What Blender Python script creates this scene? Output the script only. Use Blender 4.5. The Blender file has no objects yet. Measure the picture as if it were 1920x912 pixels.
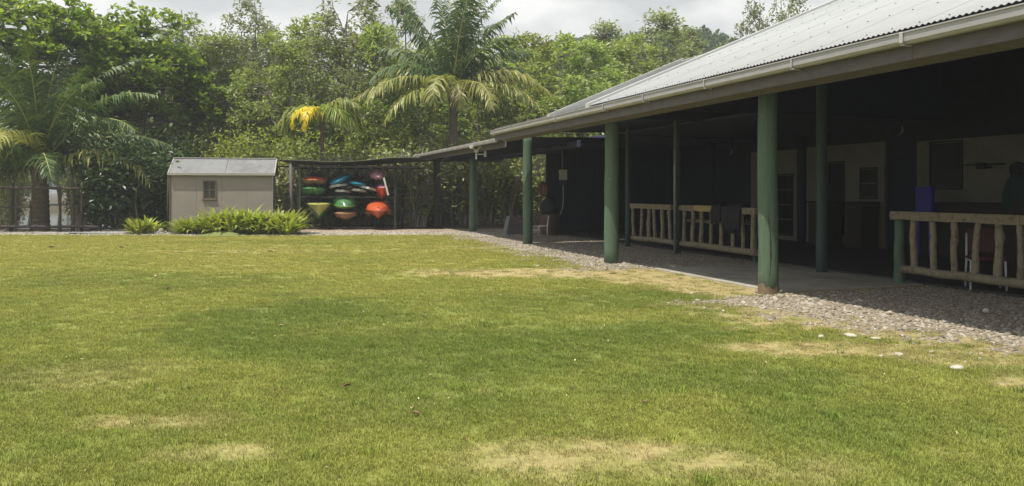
import bpy, math, random
import numpy as np
from mathutils import Vector, Matrix

# ------------------------------------------------------------------ camera, sky, sun
scene = bpy.context.scene
EYE = 1.57
F = 1493.0                      # focal length in pixels of the 1920 px wide photograph
cam_d = bpy.data.cameras.new('camera')
cam_d.sensor_width = 36.0
cam_d.lens = F / 1920 * 36.0
cam_d.shift_y = -98 / 1920
cam_d.clip_start = 0.05
cam_d.clip_end = 6000
cam = bpy.data.objects.new('camera', cam_d)
scene.collection.objects.link(cam)
cam.location = (0, 0, EYE)
cam.rotation_euler = (math.radians(90), 0, 0)
scene.camera = cam

SUN = Vector((-0.295, -0.312, 1.0)).normalized()
world = bpy.data.worlds.new('World')
scene.world = world
world.use_nodes = True
nt = world.node_tree
nt.nodes.clear()
def N(tree, typ, **kw):
    n = tree.nodes.new(typ)
    for k, v in kw.items():
        setattr(n, k, v)
    return n
out = N(nt, 'ShaderNodeOutputWorld')
bg = N(nt, 'ShaderNodeBackground')
bg.inputs['Strength'].default_value = 0.1
sky = N(nt, 'ShaderNodeTexSky', sky_type='NISHITA', sun_disc=False)
sky.sun_elevation = math.asin(SUN.z)
sky.sun_rotation = math.atan2(SUN.x, SUN.y) % (2 * math.pi)
sky.air_density = 1.2
sky.dust_density = 2.0
tc = N(nt, 'ShaderNodeTexCoord')
mp = N(nt, 'ShaderNodeMapping')
mp.inputs['Scale'].default_value = (1.0, 1.0, 2.2)
mp.inputs['Location'].default_value = (3.3, 1.2, 0.4)
nz = N(nt, 'ShaderNodeTexNoise')
nz.inputs['Scale'].default_value = 1.9
nz.inputs['Detail'].default_value = 5
nz.inputs['Roughness'].default_value = 0.5
nz2 = N(nt, 'ShaderNodeTexNoise')
nz2.inputs['Scale'].default_value = 6.5
nz2.inputs['Detail'].default_value = 6
nz2.inputs['Roughness'].default_value = 0.45
r1 = N(nt, 'ShaderNodeValToRGB')
r1.color_ramp.elements[0].position = 0.30
r1.color_ramp.elements[0].color = (.7, .7, .7, 1)
r1.color_ramp.elements[1].position = 0.5
r1.color_ramp.elements[1].color = (1, 1, 1, 1)
r2 = N(nt, 'ShaderNodeValToRGB')
r2.color_ramp.elements[0].position = 0.42
r2.color_ramp.elements[0].color = (3.7, 3.85, 4.15, 1)
r2.color_ramp.elements[1].position = 0.62
r2.color_ramp.elements[1].color = (9.5, 9.4, 9.2, 1)
mx = N(nt, 'ShaderNodeMix', data_type='RGBA')
L = nt.links.new
L(tc.outputs['Generated'], mp.inputs['Vector'])
L(mp.outputs['Vector'], nz.inputs['Vector'])
L(mp.outputs['Vector'], nz2.inputs['Vector'])
L(nz.outputs['Fac'], r1.inputs['Fac'])
L(nz2.outputs['Fac'], r2.inputs['Fac'])
L(r1.outputs['Color'], mx.inputs['Factor'])
L(sky.outputs['Color'], mx.inputs['A'])
L(r2.outputs['Color'], mx.inputs['B'])
L(mx.outputs['Result'], bg.inputs['Color'])
L(bg.outputs['Background'], out.inputs['Surface'])

sun_d = bpy.data.lights.new('sun', 'SUN')
sun_d.energy = 5.0
sun_d.angle = math.radians(0.6)
sun_d.color = (1.0, 0.94, 0.82)
sun = bpy.data.objects.new('sun', sun_d)
sun.rotation_euler = SUN.to_track_quat('Z', 'Y').to_euler()
sun.location = (-30, 20, 60)
scene.collection.objects.link(sun)

scene.view_settings.view_transform = 'Standard'
scene.view_settings.look = 'None'
scene.view_settings.gamma = 1
scene.view_settings.use_curve_mapping = False
scene.view_settings.exposure = 0.62
scene.cycles.max_bounces = 6
scene.cycles.diffuse_bounces = 3
scene.cycles.transmission_bounces = 3
scene.cycles.glossy_bounces = 3

# ------------------------------------------------------------------ coordinates
# building axes: u runs along the verandah away from the viewer, v square to it towards the right
TH = math.atan(0.342)
CT, ST = math.cos(TH), math.sin(TH)
def W(s, v, z=0.0):
    return Vector((CT * v - ST * s, ST * v + CT * s, z))
def S(px, v):
    r = (px - 960) / F
    return (CT * v - r * ST * v) / (ST + r * CT)
def Zat(py, Y):
    return EYE + (358 - py) * Y / F
def Xat(px, Y):
    return (px - 960) / F * Y
def P(px, py, Y):
    return Vector((Xat(px, Y), Y, Zat(py, Y)))
def Gr(px, py, z=0.0):
    Y = (EYE - z) * F / (py - 358)
    return Vector((Xat(px, Y), Y, z))
AXZ = TH                      # rotation about z that turns +Y onto u

# ------------------------------------------------------------------ object helpers
COL = scene.collection
def tag(o, label=None, cat=None, group=None, kind=None):
    if label: o['label'] = label
    if cat: o['category'] = cat
    if group: o['group'] = group
    if kind: o['kind'] = kind
    return o
def thing(name, label, cat, loc=(0, 0, 0), rz=0.0, group=None):
    o = bpy.data.objects.new(name, None)
    COL.objects.link(o)
    o.empty_display_size = 0.2
    o.location = loc
    o.rotation_euler = (0, 0, rz)
    return tag(o, label, cat, group)
def link(name, me, mat=None, parent=None, kind=None):
    o = bpy.data.objects.new(name, me)
    COL.objects.link(o)
    if mat is not None and len(me.materials) == 0:
        for m in (mat if isinstance(mat, (list, tuple)) else [mat]):
            me.materials.append(m)
    if parent is not None: o.parent = parent
    if kind: o['kind'] = kind
    return o
def copy_tree(o, parent=None):
    c = o.copy()
    COL.objects.link(c)
    if parent is not None: c.parent = parent
    for ch in list(o.children):
        copy_tree(ch, c)
    return c
def np_mesh(name, verts, faces_list, mats=None, fmat=None, smooth=False):
    """verts (n,3); faces_list: list of integer arrays (m,k)."""
    me = bpy.data.meshes.new(name)
    verts = np.asarray(verts, dtype=np.float32)
    me.vertices.add(len(verts))
    me.vertices.foreach_set('co', verts.ravel())
    loops = np.concatenate([f.ravel() for f in faces_list]).astype(np.int32)
    totals = np.concatenate([np.full(len(f), f.shape[1], dtype=np.int32) for f in faces_list])
    starts = np.concatenate([[0], np.cumsum(totals)[:-1]]).astype(np.int32)
    me.loops.add(len(loops))
    me.loops.foreach_set('vertex_index', loops)
    me.polygons.add(len(totals))
    me.polygons.foreach_set('loop_start', starts)
    me.polygons.foreach_set('loop_total', totals)
    if fmat is not None:
        me.polygons.foreach_set('material_index', np.asarray(fmat, dtype=np.int32))
    me.polygons.foreach_set('use_smooth', np.full(len(totals), smooth))
    me.update(calc_edges=True)
    for m in (mats or []):
        me.materials.append(m)
    return me

class MB:
    """collects simple shapes and links them as one mesh"""
    def __init__(self):
        self.v, self.f, self.sm = [], [], []
    def add(self, vs, fs, smooth=False):
        o = len(self.v)
        self.v += [tuple(p) for p in vs]
        self.f += [tuple(i + o for i in f) for f in fs]
        self.sm += [smooth] * len(fs)
        return self
    def box(self, a, b, M=None, bev=0.0):
        x0, y0, z0 = a; x1, y1, z1 = b
        if bev <= 0:
            vs = [(x0,y0,z0),(x1,y0,z0),(x1,y1,z0),(x0,y1,z0),(x0,y0,z1),(x1,y0,z1),(x1,y1,z1),(x0,y1,z1)]
            fs = [(0,3,2,1),(4,5,6,7),(0,1,5,4),(1,2,6,5),(2,3,7,6),(3,0,4,7)]
        else:
            q = bev
            vs, fs = [], []
            for z, k in ((z0, q), (z0 + q, 0), (z1 - q, 0), (z1, q)):
                vs += [(x0+k+q,y0+k,z),(x1-k-q,y0+k,z),(x1-k,y0+k+q,z),(x1-k,y1-k-q,z),
                       (x1-k-q,y1-k,z),(x0+k+q,y1-k,z),(x0+k,y1-k-q,z),(x0+k,y0+k+q,z)]
            for r in range(3):
                for i in range(8):
                    j = (i + 1) % 8
                    fs.append((r*8+i, r*8+j, r*8+8+j, r*8+8+i))
            fs += [tuple(range(7, -1, -1)), tuple(range(24, 32))]
        if M is not None: vs = [M @ Vector(p) for p in vs]
        return self.add(vs, fs)
    def tube(self, pts, radii, n=8, cap=True, smooth=True):
        pts = [Vector(p) for p in pts]
        if not isinstance(radii, (list, tuple, np.ndarray)): radii = [radii] * len(pts)
        vs, fs = [], []
        prev = None
        for i, p in enumerate(pts):
            d = (pts[min(i+1, len(pts)-1)] - pts[max(i-1, 0)])
            if d.length < 1e-9: d = Vector((0, 0, 1))
            d.normalize()
            if prev is None:
                a = Vector((1, 0, 0)) if abs(d.x) < .9 else Vector((0, 1, 0))
                e = d.cross(a).normalized()
            else:
                e = (prev - d * prev.dot(d))
                e = e.normalized() if e.length > 1e-6 else d.orthogonal().normalized()
            prev = e
            g = d.cross(e)
            for k in range(n):
                t = 2 * math.pi * k / n
                vs.append(p + (e * math.cos(t) + g * math.sin(t)) * radii[i])
        for i in range(len(pts) - 1):
            for k in range(n):
                j = (k + 1) % n
                fs.append((i*n+k, i*n+j, i*n+n+j, i*n+n+k))
        self.add(vs, fs, smooth)
        if cap:
            o = len(self.v) - len(vs)
            self.f += [tuple(o + k for k in range(n - 1, -1, -1)), tuple(o + (len(pts)-1)*n + k for k in range(n))]
            self.sm += [False, False]
        return self
    def mesh(self, name, mat=None):
        me = bpy.data.meshes.new(name)
        me.from_pydata([tuple(p) for p in self.v], [], self.f)
        me.polygons.foreach_set('use_smooth', self.sm)
        me.update()
        if mat is not None: me.materials.append(mat)
        return me
    def build(self, name, mat=None, parent=None, kind=None):
        return link(name, self.mesh(name, mat), None, parent, kind)
def MX(loc, rz=0.0, rx=0.0, ry=0.0):
    return Matrix.Translation(loc) @ Matrix.Rotation(rz, 4, 'Z') @ Matrix.Rotation(ry, 4, 'Y') @ Matrix.Rotation(rx, 4, 'X')
MBLD = Matrix(((-ST, CT, 0, 0), (CT, ST, 0, 0), (0, 0, 1, 0), (0, 0, 0, 1)))   # (s, v, z) -> world

# ------------------------------------------------------------------ materials
def material(name, col, rough=0.6, col2=None, scale=8.0, detail=5, lo=0.35, hi=0.65, bump=0.0, bscale=40.0,
             metal=0.0, spec=None, stretch=None, coat=0.0, col3=None, scale3=2.0, lo3=.5, hi3=.7, wave=None):
    m = bpy.data.materials.new(name)
    m.use_nodes = True
    t = m.node_tree
    b = t.nodes['Principled BSDF']
    b.inputs['Roughness'].default_value = rough
    b.inputs['Metallic'].default_value = metal
    if spec is not None: b.inputs['Specular IOR Level'].default_value = spec
    if coat: b.inputs['Coat Weight'].default_value = coat
    b.inputs['Base Color'].default_value = (*col, 1)
    g = N(t, 'ShaderNodeTexCoord')
    vec = g.outputs['Object']
    if stretch:
        mm = N(t, 'ShaderNodeMapping')
        mm.inputs['Scale'].default_value = stretch
        t.links.new(vec, mm.inputs['Vector'])
        vec = mm.outputs['Vector']
    cur = None
    if col2 is not None:
        n = N(t, 'ShaderNodeTexNoise')
        n.inputs['Scale'].default_value = scale
        n.inputs['Detail'].default_value = detail
        n.inputs['Roughness'].default_value = 0.65
        t.links.new(vec, n.inputs['Vector'])
        r = N(t, 'ShaderNodeValToRGB')
        r.color_ramp.elements[0].position = lo
        r.color_ramp.elements[1].position = hi
        r.color_ramp.elements[0].color = (*col, 1)
        r.color_ramp.elements[1].color = (*col2, 1)
        t.links.new(n.outputs['Fac'], r.inputs['Fac'])
        cur = r.outputs['Color']
    if col3 is not None:
        n = N(t, 'ShaderNodeTexNoise')
        n.inputs['Scale'].default_value = scale3
        n.inputs['Detail'].default_value = 7
        n.inputs['Roughness'].default_value = 0.7
        t.links.new(g.outputs['Object'], n.inputs['Vector'])
        r = N(t, 'ShaderNodeValToRGB')
        r.color_ramp.elements[0].position = lo3
        r.color_ramp.elements[1].position = hi3
        r.color_ramp.elements[0].color = (0, 0, 0, 1)
        r.color_ramp.elements[1].color = (1, 1, 1, 1)
        t.links.new(n.outputs['Fac'], r.inputs['Fac'])
        x = N(t, 'ShaderNodeMix', data_type='RGBA')
        t.links.new(r.outputs['Color'], x.inputs['Factor'])
        if cur is not None: t.links.new(cur, x.inputs['A'])
        else: x.inputs['A'].default_value = (*col, 1)
        x.inputs['B'].default_value = (*col3, 1)
        cur = x.outputs['Result']
    if cur is not None:
        t.links.new(cur, b.inputs['Base Color'])
    if bump:
        n = N(t, 'ShaderNodeTexNoise')
        n.inputs['Scale'].default_value = bscale
        n.inputs['Detail'].default_value = 4
        t.links.new(vec, n.inputs['Vector'])
        bp = N(t, 'ShaderNodeBump')
        bp.inputs['Strength'].default_value = bump
        bp.inputs['Distance'].default_value = 0.02
        t.links.new(n.outputs['Fac'], bp.inputs['Height'])
        t.links.new(bp.outputs['Normal'], b.inputs['Normal'])
    return m

def leaf_material(name, c1, c2, c3=None, rough=0.42, trans=0.45, tboost=1.6, spec=0.5):
    """leaf: glossy two sided blade with light passing through, colour varied leaf by leaf"""
    m = bpy.data.materials.new(name)
    m.use_nodes = True
    t = m.node_tree
    b = t.nodes['Principled BSDF']
    b.inputs['Roughness'].default_value = rough
    b.inputs['Specular IOR Level'].default_value = spec
    g = N(t, 'ShaderNodeNewGeometry')
    r = N(t, 'ShaderNodeValToRGB')
    e = r.color_ramp.elements
    e[0].position = 0.0; e[0].color = (*c1, 1)
    e[1].position = 1.0; e[1].color = (*c2, 1)
    if c3 is not None:
        k = e.new(0.9); k.color = (*c2, 1)
        e[-1].color = (*c3, 1)
    t.links.new(g.outputs['Random Per Island'], r.inputs['Fac'])
    oi = N(t, 'ShaderNodeObjectInfo')
    hv = N(t, 'ShaderNodeHueSaturation')
    mr = N(t, 'ShaderNodeMapRange')
    mr.inputs['To Min'].default_value = 0.8
    mr.inputs['To Max'].default_value = 1.2
    t.links.new(oi.outputs['Random'], mr.inputs['Value'])
    t.links.new(mr.outputs['Result'], hv.inputs['Value'])
    mr2 = N(t, 'ShaderNodeMapRange')
    mr2.inputs['To Min'].default_value = 0.49
    mr2.inputs['To Max'].default_value = 0.51
    t.links.new(oi.outputs['Random'], mr2.inputs['Value'])
    t.links.new(mr2.outputs['Result'], hv.inputs['Hue'])
    t.links.new(r.outputs['Color'], hv.inputs['Color'])
    t.links.new(hv.outputs['Color'], b.inputs['Base Color'])
    tr = N(t, 'ShaderNodeBsdfTranslucent')
    mul = N(t, 'ShaderNodeMix', data_type='RGBA', blend_type='MULTIPLY')
    mul.inputs['Factor'].default_value = 1
    mul.inputs['B'].default_value = (tboost * 1.0, tboost * 1.03, tboost * 0.5, 1)
    t.links.new(hv.outputs['Color'], mul.inputs['A'])
    t.links.new(mul.outputs['Result'], tr.inputs['Color'])
    ms = N(t, 'ShaderNodeMixShader')
    ms.inputs['Fac'].default_value = trans
    t.links.new(b.outputs['BSDF'], ms.inputs[1])
    t.links.new(tr.outputs['BSDF'], ms.inputs[2])
    t.links.new(ms.outputs['Shader'], t.nodes['Material Output'].inputs['Surface'])
    return m

M = {}
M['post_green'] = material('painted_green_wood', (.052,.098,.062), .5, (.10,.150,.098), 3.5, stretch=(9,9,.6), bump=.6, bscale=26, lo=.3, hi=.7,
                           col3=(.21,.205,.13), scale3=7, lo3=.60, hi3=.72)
M['post_shaded'] = material('shaded_green_wood', (.028,.052,.046), .65, (.04,.07,.06), 4, stretch=(9,9,.6), bump=.5, bscale=26)  # darker copy of the green paint, shade under the roof put into it
M['post_raw'] = material('bare_wood', (.22,.15,.09), .8, (.12,.09,.05), 6, stretch=(8,8,1), bump=.6, bscale=20)
M['crack'] = material('split_wood', (.03,.025,.02), .9, (.02,.02,.015))
M['dark_wood'] = material('dark_wood', (.028,.024,.018), .8, (.05,.04,.03), 6, stretch=(8,8,1), bump=.5)
M['fence_wood'] = material('old_fence_wood', (.04,.035,.028), .85, (.085,.07,.055), 5, stretch=(6,6,1), bump=.5)
M['rail_wood'] = material('debarked_log', (.33,.285,.19), .75, (.22,.185,.12), 5, stretch=(9,9,1), bump=.9, bscale=16,
                          col3=(.10,.085,.06), scale3=9, lo3=.52, hi3=.7)
M['rail_yellow'] = material('yellowed_log', (.42,.33,.13), .72, (.36,.28,.12), 4, stretch=(1,5,5), bump=.4, bscale=18)
M['gutter'] = material('gutter_paint', (.36,.35,.37), .45, (.31,.30,.31), 3, stretch=(1,1,4), col3=(.30,.27,.22), scale3=4, lo3=.56, hi3=.78)
M['fascia'] = material('weathered_fascia', (.12,.108,.112), .75, (.09,.08,.082), 4, bump=.3, stretch=(1,1,3), col3=(.14,.105,.08), scale3=2.5, lo3=.55, hi3=.75)
M['roof_new'] = material('pale_corrugated_iron', (.295,.31,.32), .55, (.27,.283,.29), 1.3, col3=(.215,.215,.205), scale3=1.1, lo3=.60, hi3=.9, spec=.4)
M['roof_old'] = material('grey_corrugated_iron', (.105,.112,.112), .5, (.085,.09,.09), 2, col3=(.07,.06,.05), scale3=3, lo3=.55, hi3=.8)
M['roof_rusty'] = material('stained_corrugated_iron', (.16,.155,.14), .6, (.11,.10,.085), 3, col3=(.06,.05,.038), scale3=5, lo3=.5, hi3=.7)
M['trim_white'] = material('white_trim', (.42,.43,.42), .5, (.35,.36,.35), 3)
M['underside'] = material('shade_tinted_underside', (.042,.050,.105), .8, (.028,.034,.072), 5, stretch=(4,4,1))  # dark navy holds roof shade and the bluish lens veil in its colour
M['wall_dark'] = material('dark_boards', (.018,.024,.038), .8, (.012,.017,.028), 4)  # bluish lens veil put into the board colour
M['wall_cream'] = material('cream_wall', (.19,.18,.15), .8, (.16,.155,.13), 2, col3=(.12,.12,.105), scale3=1.3, lo3=.5, hi3=.8)
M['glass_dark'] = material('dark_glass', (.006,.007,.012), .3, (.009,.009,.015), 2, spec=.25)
M['frame_dark'] = material('dark_frame', (.022,.021,.02), .7, (.016,.015,.014))
M['concrete'] = material('worn_concrete', (.34,.32,.27), .85, (.27,.25,.21), 2.2, bump=.3, bscale=60, col3=(.15,.13,.11), scale3=.9, lo3=.5, hi3=.8)
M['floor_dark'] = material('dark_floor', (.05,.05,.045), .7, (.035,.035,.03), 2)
M['shed_wall'] = material('taupe_panel', (.235,.208,.182), .7, (.215,.19,.165), 1.4, bump=.15, bscale=12, col3=(.27,.24,.20), scale3=.9, lo3=.52, hi3=.85)
M['shed_roof'] = material('grey_felt', (.17,.176,.18), .75, (.145,.15,.155), 3, bump=.2, bscale=30, col3=(.09,.09,.085), scale3=1.5, lo3=.5, hi3=.8)
M['shed_trim'] = material('pale_trim', (.30,.29,.27), .6, (.25,.24,.22), 4)
M['shed_frame'] = material('brown_frame', (.105,.085,.06), .65, (.075,.06,.042), 9)
M['pane'] = material('window_pane', (.04,.04,.036), .3, (.03,.03,.028), 6, spec=.3)
M['tarp'] = material('green_tarp', (.045,.055,.04), .6, (.075,.08,.05), 3, col3=(.16,.16,.10), scale3=6, lo3=.6, hi3=.75)
M['steel_dark'] = material('dark_steel', (.010,.013,.011), .75, (.014,.017,.015), 6)
M['steel_grey'] = material('grey_pipe', (.30,.31,.30), .45, (.2,.21,.2), 6, metal=.3)
M['steel_white'] = material('white_tube', (.72,.72,.70), .35, (.6,.6,.58), 6)
M['black_cloth'] = material('black_cloth', (.012,.014,.016), .85, (.02,.022,.025), 20)
M['teal_cloth'] = material('teal_cloth', (.010,.030,.028), .9, (.014,.038,.034), 10)
M['blue_board'] = material('blue_board', (.04,.035,.35), .5, (.05,.045,.28), 5)
M['maroon'] = material('maroon_seat', (.10,.035,.03), .7, (.07,.028,.025), 8)
M['brown_plastic'] = material('brown_tub', (.14,.09,.06), .6, (.10,.07,.05), 4)
M['white_box'] = material('white_box', (.5,.5,.47), .5, (.4,.4,.38), 5)
def plastic(n, c, c2=None):
    return material(n, c, .2, c2 or tuple(x * .75 for x in c), 2.5, coat=.25, col3=tuple(x * .45 + .02 for x in c), scale3=6, lo3=.60, hi3=.8)
M['k_orange'] = plastic('orange_plastic', (.52,.10,.04))
M['k_tan'] = plastic('faded_orange_plastic', (.34,.19,.10))
M['k_red'] = plastic('red_orange_plastic', (.66,.09,.04))
M['k_green'] = plastic('green_plastic', (.07,.20,.07))
M['k_lime'] = plastic('lime_plastic', (.17,.34,.06))
M['k_yellow'] = plastic('yellow_green_plastic', (.50,.52,.15))
M['k_blue'] = plastic('blue_plastic', (.025,.25,.40))
M['k_plum'] = plastic('plum_plastic', (.36,.20,.24))
M['k_white'] = plastic('off_white_plastic', (.52,.54,.48))
M['k_black'] = material('black_rubber', (.015,.015,.015), .6, (.025,.025,.025))
M['bark'] = material('pale_bark', (.17,.15,.12), .85, (.085,.075,.06), 4, stretch=(3,3,1), bump=.6, bscale=14)
M['bark_pale'] = material('grey_white_bark', (.42,.39,.33), .85, (.25,.22,.18), 6, stretch=(3,3,1), bump=.4, bscale=14)
M['palm_bark'] = material('palm_bark', (.13,.105,.075), .9, (.07,.055,.04), 5, stretch=(1,1,6), bump=.8, bscale=10)
M['rachis'] = material('palm_rib', (.30,.31,.09), .55, (.22,.22,.07), 4)
M['leaf_mangrove'] = leaf_material('mangrove_leaf', (.15,.19,.06), (.27,.32,.10), (.46,.47,.23), trans=.45)
M['leaf_mangrove_b'] = leaf_material('olive_leaf', (.155,.205,.07), (.275,.335,.115), (.48,.50,.28), trans=.45)
M['leaf_grey'] = leaf_material('grey_green_leaf', (.14,.165,.10), (.24,.27,.165), (.40,.41,.31), trans=.4)
M['leaf_almond'] = leaf_material('broad_leaf', (.10,.165,.035), (.21,.30,.05), (.38,.42,.08), trans=.5, rough=.38)
M['leaf_dark'] = leaf_material('dark_shrub_leaf', (.03,.06,.018), (.055,.10,.028), (.16,.20,.08), trans=.3, rough=.38)
M['leaf_thicket'] = leaf_material('thicket_leaf', (.14,.175,.06), (.27,.30,.12), (.62,.62,.42), trans=.35, rough=.35)
M['leaf_strap'] = leaf_material('strap_leaf', (.19,.25,.045), (.34,.38,.07), (.52,.50,.15), trans=.32)
M['leaf_yellowshrub'] = leaf_material('yellow_green_leaf', (.15,.20,.04), (.28,.32,.07), (.50,.48,.12), trans=.42)
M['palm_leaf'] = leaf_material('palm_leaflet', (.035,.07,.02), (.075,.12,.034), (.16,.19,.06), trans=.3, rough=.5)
M['palm_leaf_lit'] = leaf_material('sunlit_palm_leaflet', (.16,.19,.05), (.30,.30,.09), (.50,.43,.19), trans=.35, rough=.4)  # lighter leaf copy, sunlight on the fronds put into the colour
M['palm_leaf_yellow'] = leaf_material('yellow_palm_leaflet', (.62,.50,.03), (.78,.64,.05), trans=.4)
M['palm_leaf_lime'] = leaf_material('lime_palm_leaflet', (.13,.18,.03), (.25,.29,.05), (.42,.38,.06), trans=.4)
M['stone_pale'] = material('pale_stone', (.46,.43,.37), .8, (.34,.31,.26), 9, bump=.5, bscale=25)
M['stone_grey'] = material('grey_stone', (.20,.19,.17), .8, (.14,.13,.12), 9, bump=.5, bscale=25)
M['dead_leaf'] = material('brown_dead_leaf', (.10,.055,.025), .7, (.18,.11,.05), 14)
M['dead_leaf_pale'] = material('straw_dead_leaf', (.50,.42,.22), .7, (.4,.33,.16), 14)
M['plank_grey'] = material('silvered_board', (.30,.31,.32), .8, (.21,.215,.22), 5, stretch=(1,8,8), bump=.3)
M['edging'] = material('pale_edging', (.36,.345,.31), .85, (.25,.235,.2), 5, bump=.4)
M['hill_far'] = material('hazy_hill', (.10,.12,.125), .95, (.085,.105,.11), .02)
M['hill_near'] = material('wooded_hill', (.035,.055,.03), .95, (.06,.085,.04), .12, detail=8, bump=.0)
M['forest_floor'] = material('leaf_litter', (.045,.035,.022), .95, (.075,.06,.035), 1.5)
wm = material('water', (.10,.12,.11), .08, (.09,.11,.10), 1)
M['water'] = wm
wb = wm.node_tree.nodes['Principled BSDF']
bn = N(wm.node_tree, 'ShaderNodeTexNoise'); bn.inputs['Scale'].default_value = 1.5; bn.inputs['Detail'].default_value = 3
bb = N(wm.node_tree, 'ShaderNodeBump'); bb.inputs['Strength'].default_value = .3; bb.inputs['Distance'].default_value = .05
tcw = N(wm.node_tree, 'ShaderNodeTexCoord')
wm.node_tree.links.new(tcw.outputs['Object'], bn.inputs['Vector'])
wm.node_tree.links.new(bn.outputs['Fac'], bb.inputs['Height'])
wm.node_tree.links.new(bb.outputs['Normal'], wb.inputs['Normal'])

def attr_material(name, attr, attr_type, rough, noise_scale, amp, trans=0.0, island=False, bump=0.0):
    m = bpy.data.materials.new(name)
    m.use_nodes = True
    t = m.node_tree
    b = t.nodes['Principled BSDF']
    b.inputs['Roughness'].default_value = rough
    b.inputs['Specular IOR Level'].default_value = .25
    a = N(t, 'ShaderNodeAttribute', attribute_name=attr, attribute_type=attr_type)
    g = N(t, 'ShaderNodeNewGeometry')
    if island:
        fac = g.outputs['Random Per Island']
    else:
        n = N(t, 'ShaderNodeTexNoise')
        n.inputs['Scale'].default_value = noise_scale
        n.inputs['Detail'].default_value = 6
        n.inputs['Roughness'].default_value = .75
        t.links.new(g.outputs['Position'], n.inputs['Vector'])
        fac = n.outputs['Fac']
        if bump:
            bp = N(t, 'ShaderNodeBump')
            bp.inputs['Strength'].default_value = bump
            bp.inputs['Distance'].default_value = .03
            t.links.new(fac, bp.inputs['Height'])
            t.links.new(bp.outputs['Normal'], b.inputs['Normal'])
    mr = N(t, 'ShaderNodeMapRange')
    mr.inputs['From Min'].default_value = 0.0 if island else .3
    mr.inputs['From Max'].default_value = 1.0 if island else .7
    mr.inputs['To Min'].default_value = 1 - amp
    mr.inputs['To Max'].default_value = 1 + amp
    t.links.new(fac, mr.inputs['Value'])
    hv = N(t, 'ShaderNodeHueSaturation')
    t.links.new(a.outputs['Color'], hv.inputs['Color'])
    t.links.new(mr.outputs['Result'], hv.inputs['Value'])
    t.links.new(hv.outputs['Color'], b.inputs['Base Color'])
    if trans:
        tr = N(t, 'ShaderNodeBsdfTranslucent')
        t.links.new(hv.outputs['Color'], tr.inputs['Color'])
        ms = N(t, 'ShaderNodeMixShader')
        ms.inputs['Fac'].default_value = trans
        t.links.new(b.outputs['BSDF'], ms.inputs[1])
        t.links.new(tr.outputs['BSDF'], ms.inputs[2])
        t.links.new(ms.outputs['Shader'], t.nodes['Material Output'].inputs['Surface'])
    return m
M['lawn'] = attr_material('lawn_soil_and_turf', 'col', 'GEOMETRY', .95, 14.0, .38, bump=.6)
M['blade'] = attr_material('grass_blade', 'col', 'INSTANCER', .6, 1, .5, trans=.35, island=True)
M['pebble'] = attr_material('gravel_stone', 'col', 'INSTANCER', .85, 30, .25)

# ------------------------------------------------------------------ noise on arrays
def hash2(ix, iy, seed):
    h = (ix * 374761393 + iy * 668265263 + seed * 1442695041) & 0xffffffff
    h = ((h ^ (h >> 13)) * 1274126177) & 0xffffffff
    return ((h ^ (h >> 16)) & 0xffff) / 65535.0
def vnoise(x, y, seed=0):
    ix = np.floor(x).astype(np.int64); iy = np.floor(y).astype(np.int64)
    fx = x - ix; fy = y - iy
    fx = fx * fx * (3 - 2 * fx); fy = fy * fy * (3 - 2 * fy)
    a = hash2(ix, iy, seed); b = hash2(ix + 1, iy, seed)
    c = hash2(ix, iy + 1, seed); d = hash2(ix + 1, iy + 1, seed)
    return (a * (1 - fx) + b * fx) * (1 - fy) + (c * (1 - fx) + d * fx) * fy
def fbm(x, y, seed=0, octs=4):
    t = 0; a = .5; n = 0
    for o in range(octs):
        t = t + a * vnoise(x * 2 ** o + 17.3 * o, y * 2 ** o + 5.1 * o, seed + o)
        n += a; a *= .55
    return t / n
def sstep(a, b, x):
    t = np.clip((x - a) / (b - a), 0, 1)
    return t * t * (3 - 2 * t)

# ------------------------------------------------------------------ ground
DRY = [(1.1, 15.2, 3.4, 1.0, 1.0), (2.6, 14.2, 1.3, 1.0, .9), (3.15, 7.9, 1.15, .40, .8), (4.4, 7.5, .8, .5, .6), (4.35, 6.5, .5, .35, .7),
       (.45, 4.65, .85, .42, .6), (-2.35, 5.4, .55, .22, .6), (-1.75, 4.75, .42, .2, .6), (1.6, 4.5, .5, .3, .35),
       (-6.5, 20.5, 3.5, .8, .25), (-.2, 22, 2.5, .9, .25), (-3.6, 6.8, .8, .6, .25), (-9.5, 28.0, 4.5, .7, .6)]
DARK = [(-2.7, 9.6, 1.6, 2.3, .8), (-.9, 7.9, 1.3, 1.5, .7), (.9, 8.3, 1.5, 1.1, .7), (-3.9, 6.9, 1.0, .9, .5), (2.0, 6.6, 1.3, .7, .6),
        (-6.5, 14.0, 3.0, 1.5, .4), (1.2, 11.5, 1.8, 1.3, .4), (-.6, 5.6, .8, .6, .5), (2.5, 5.4, .9, .5, .4), (-7, 24, 4, 1.0, .3)]
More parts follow.
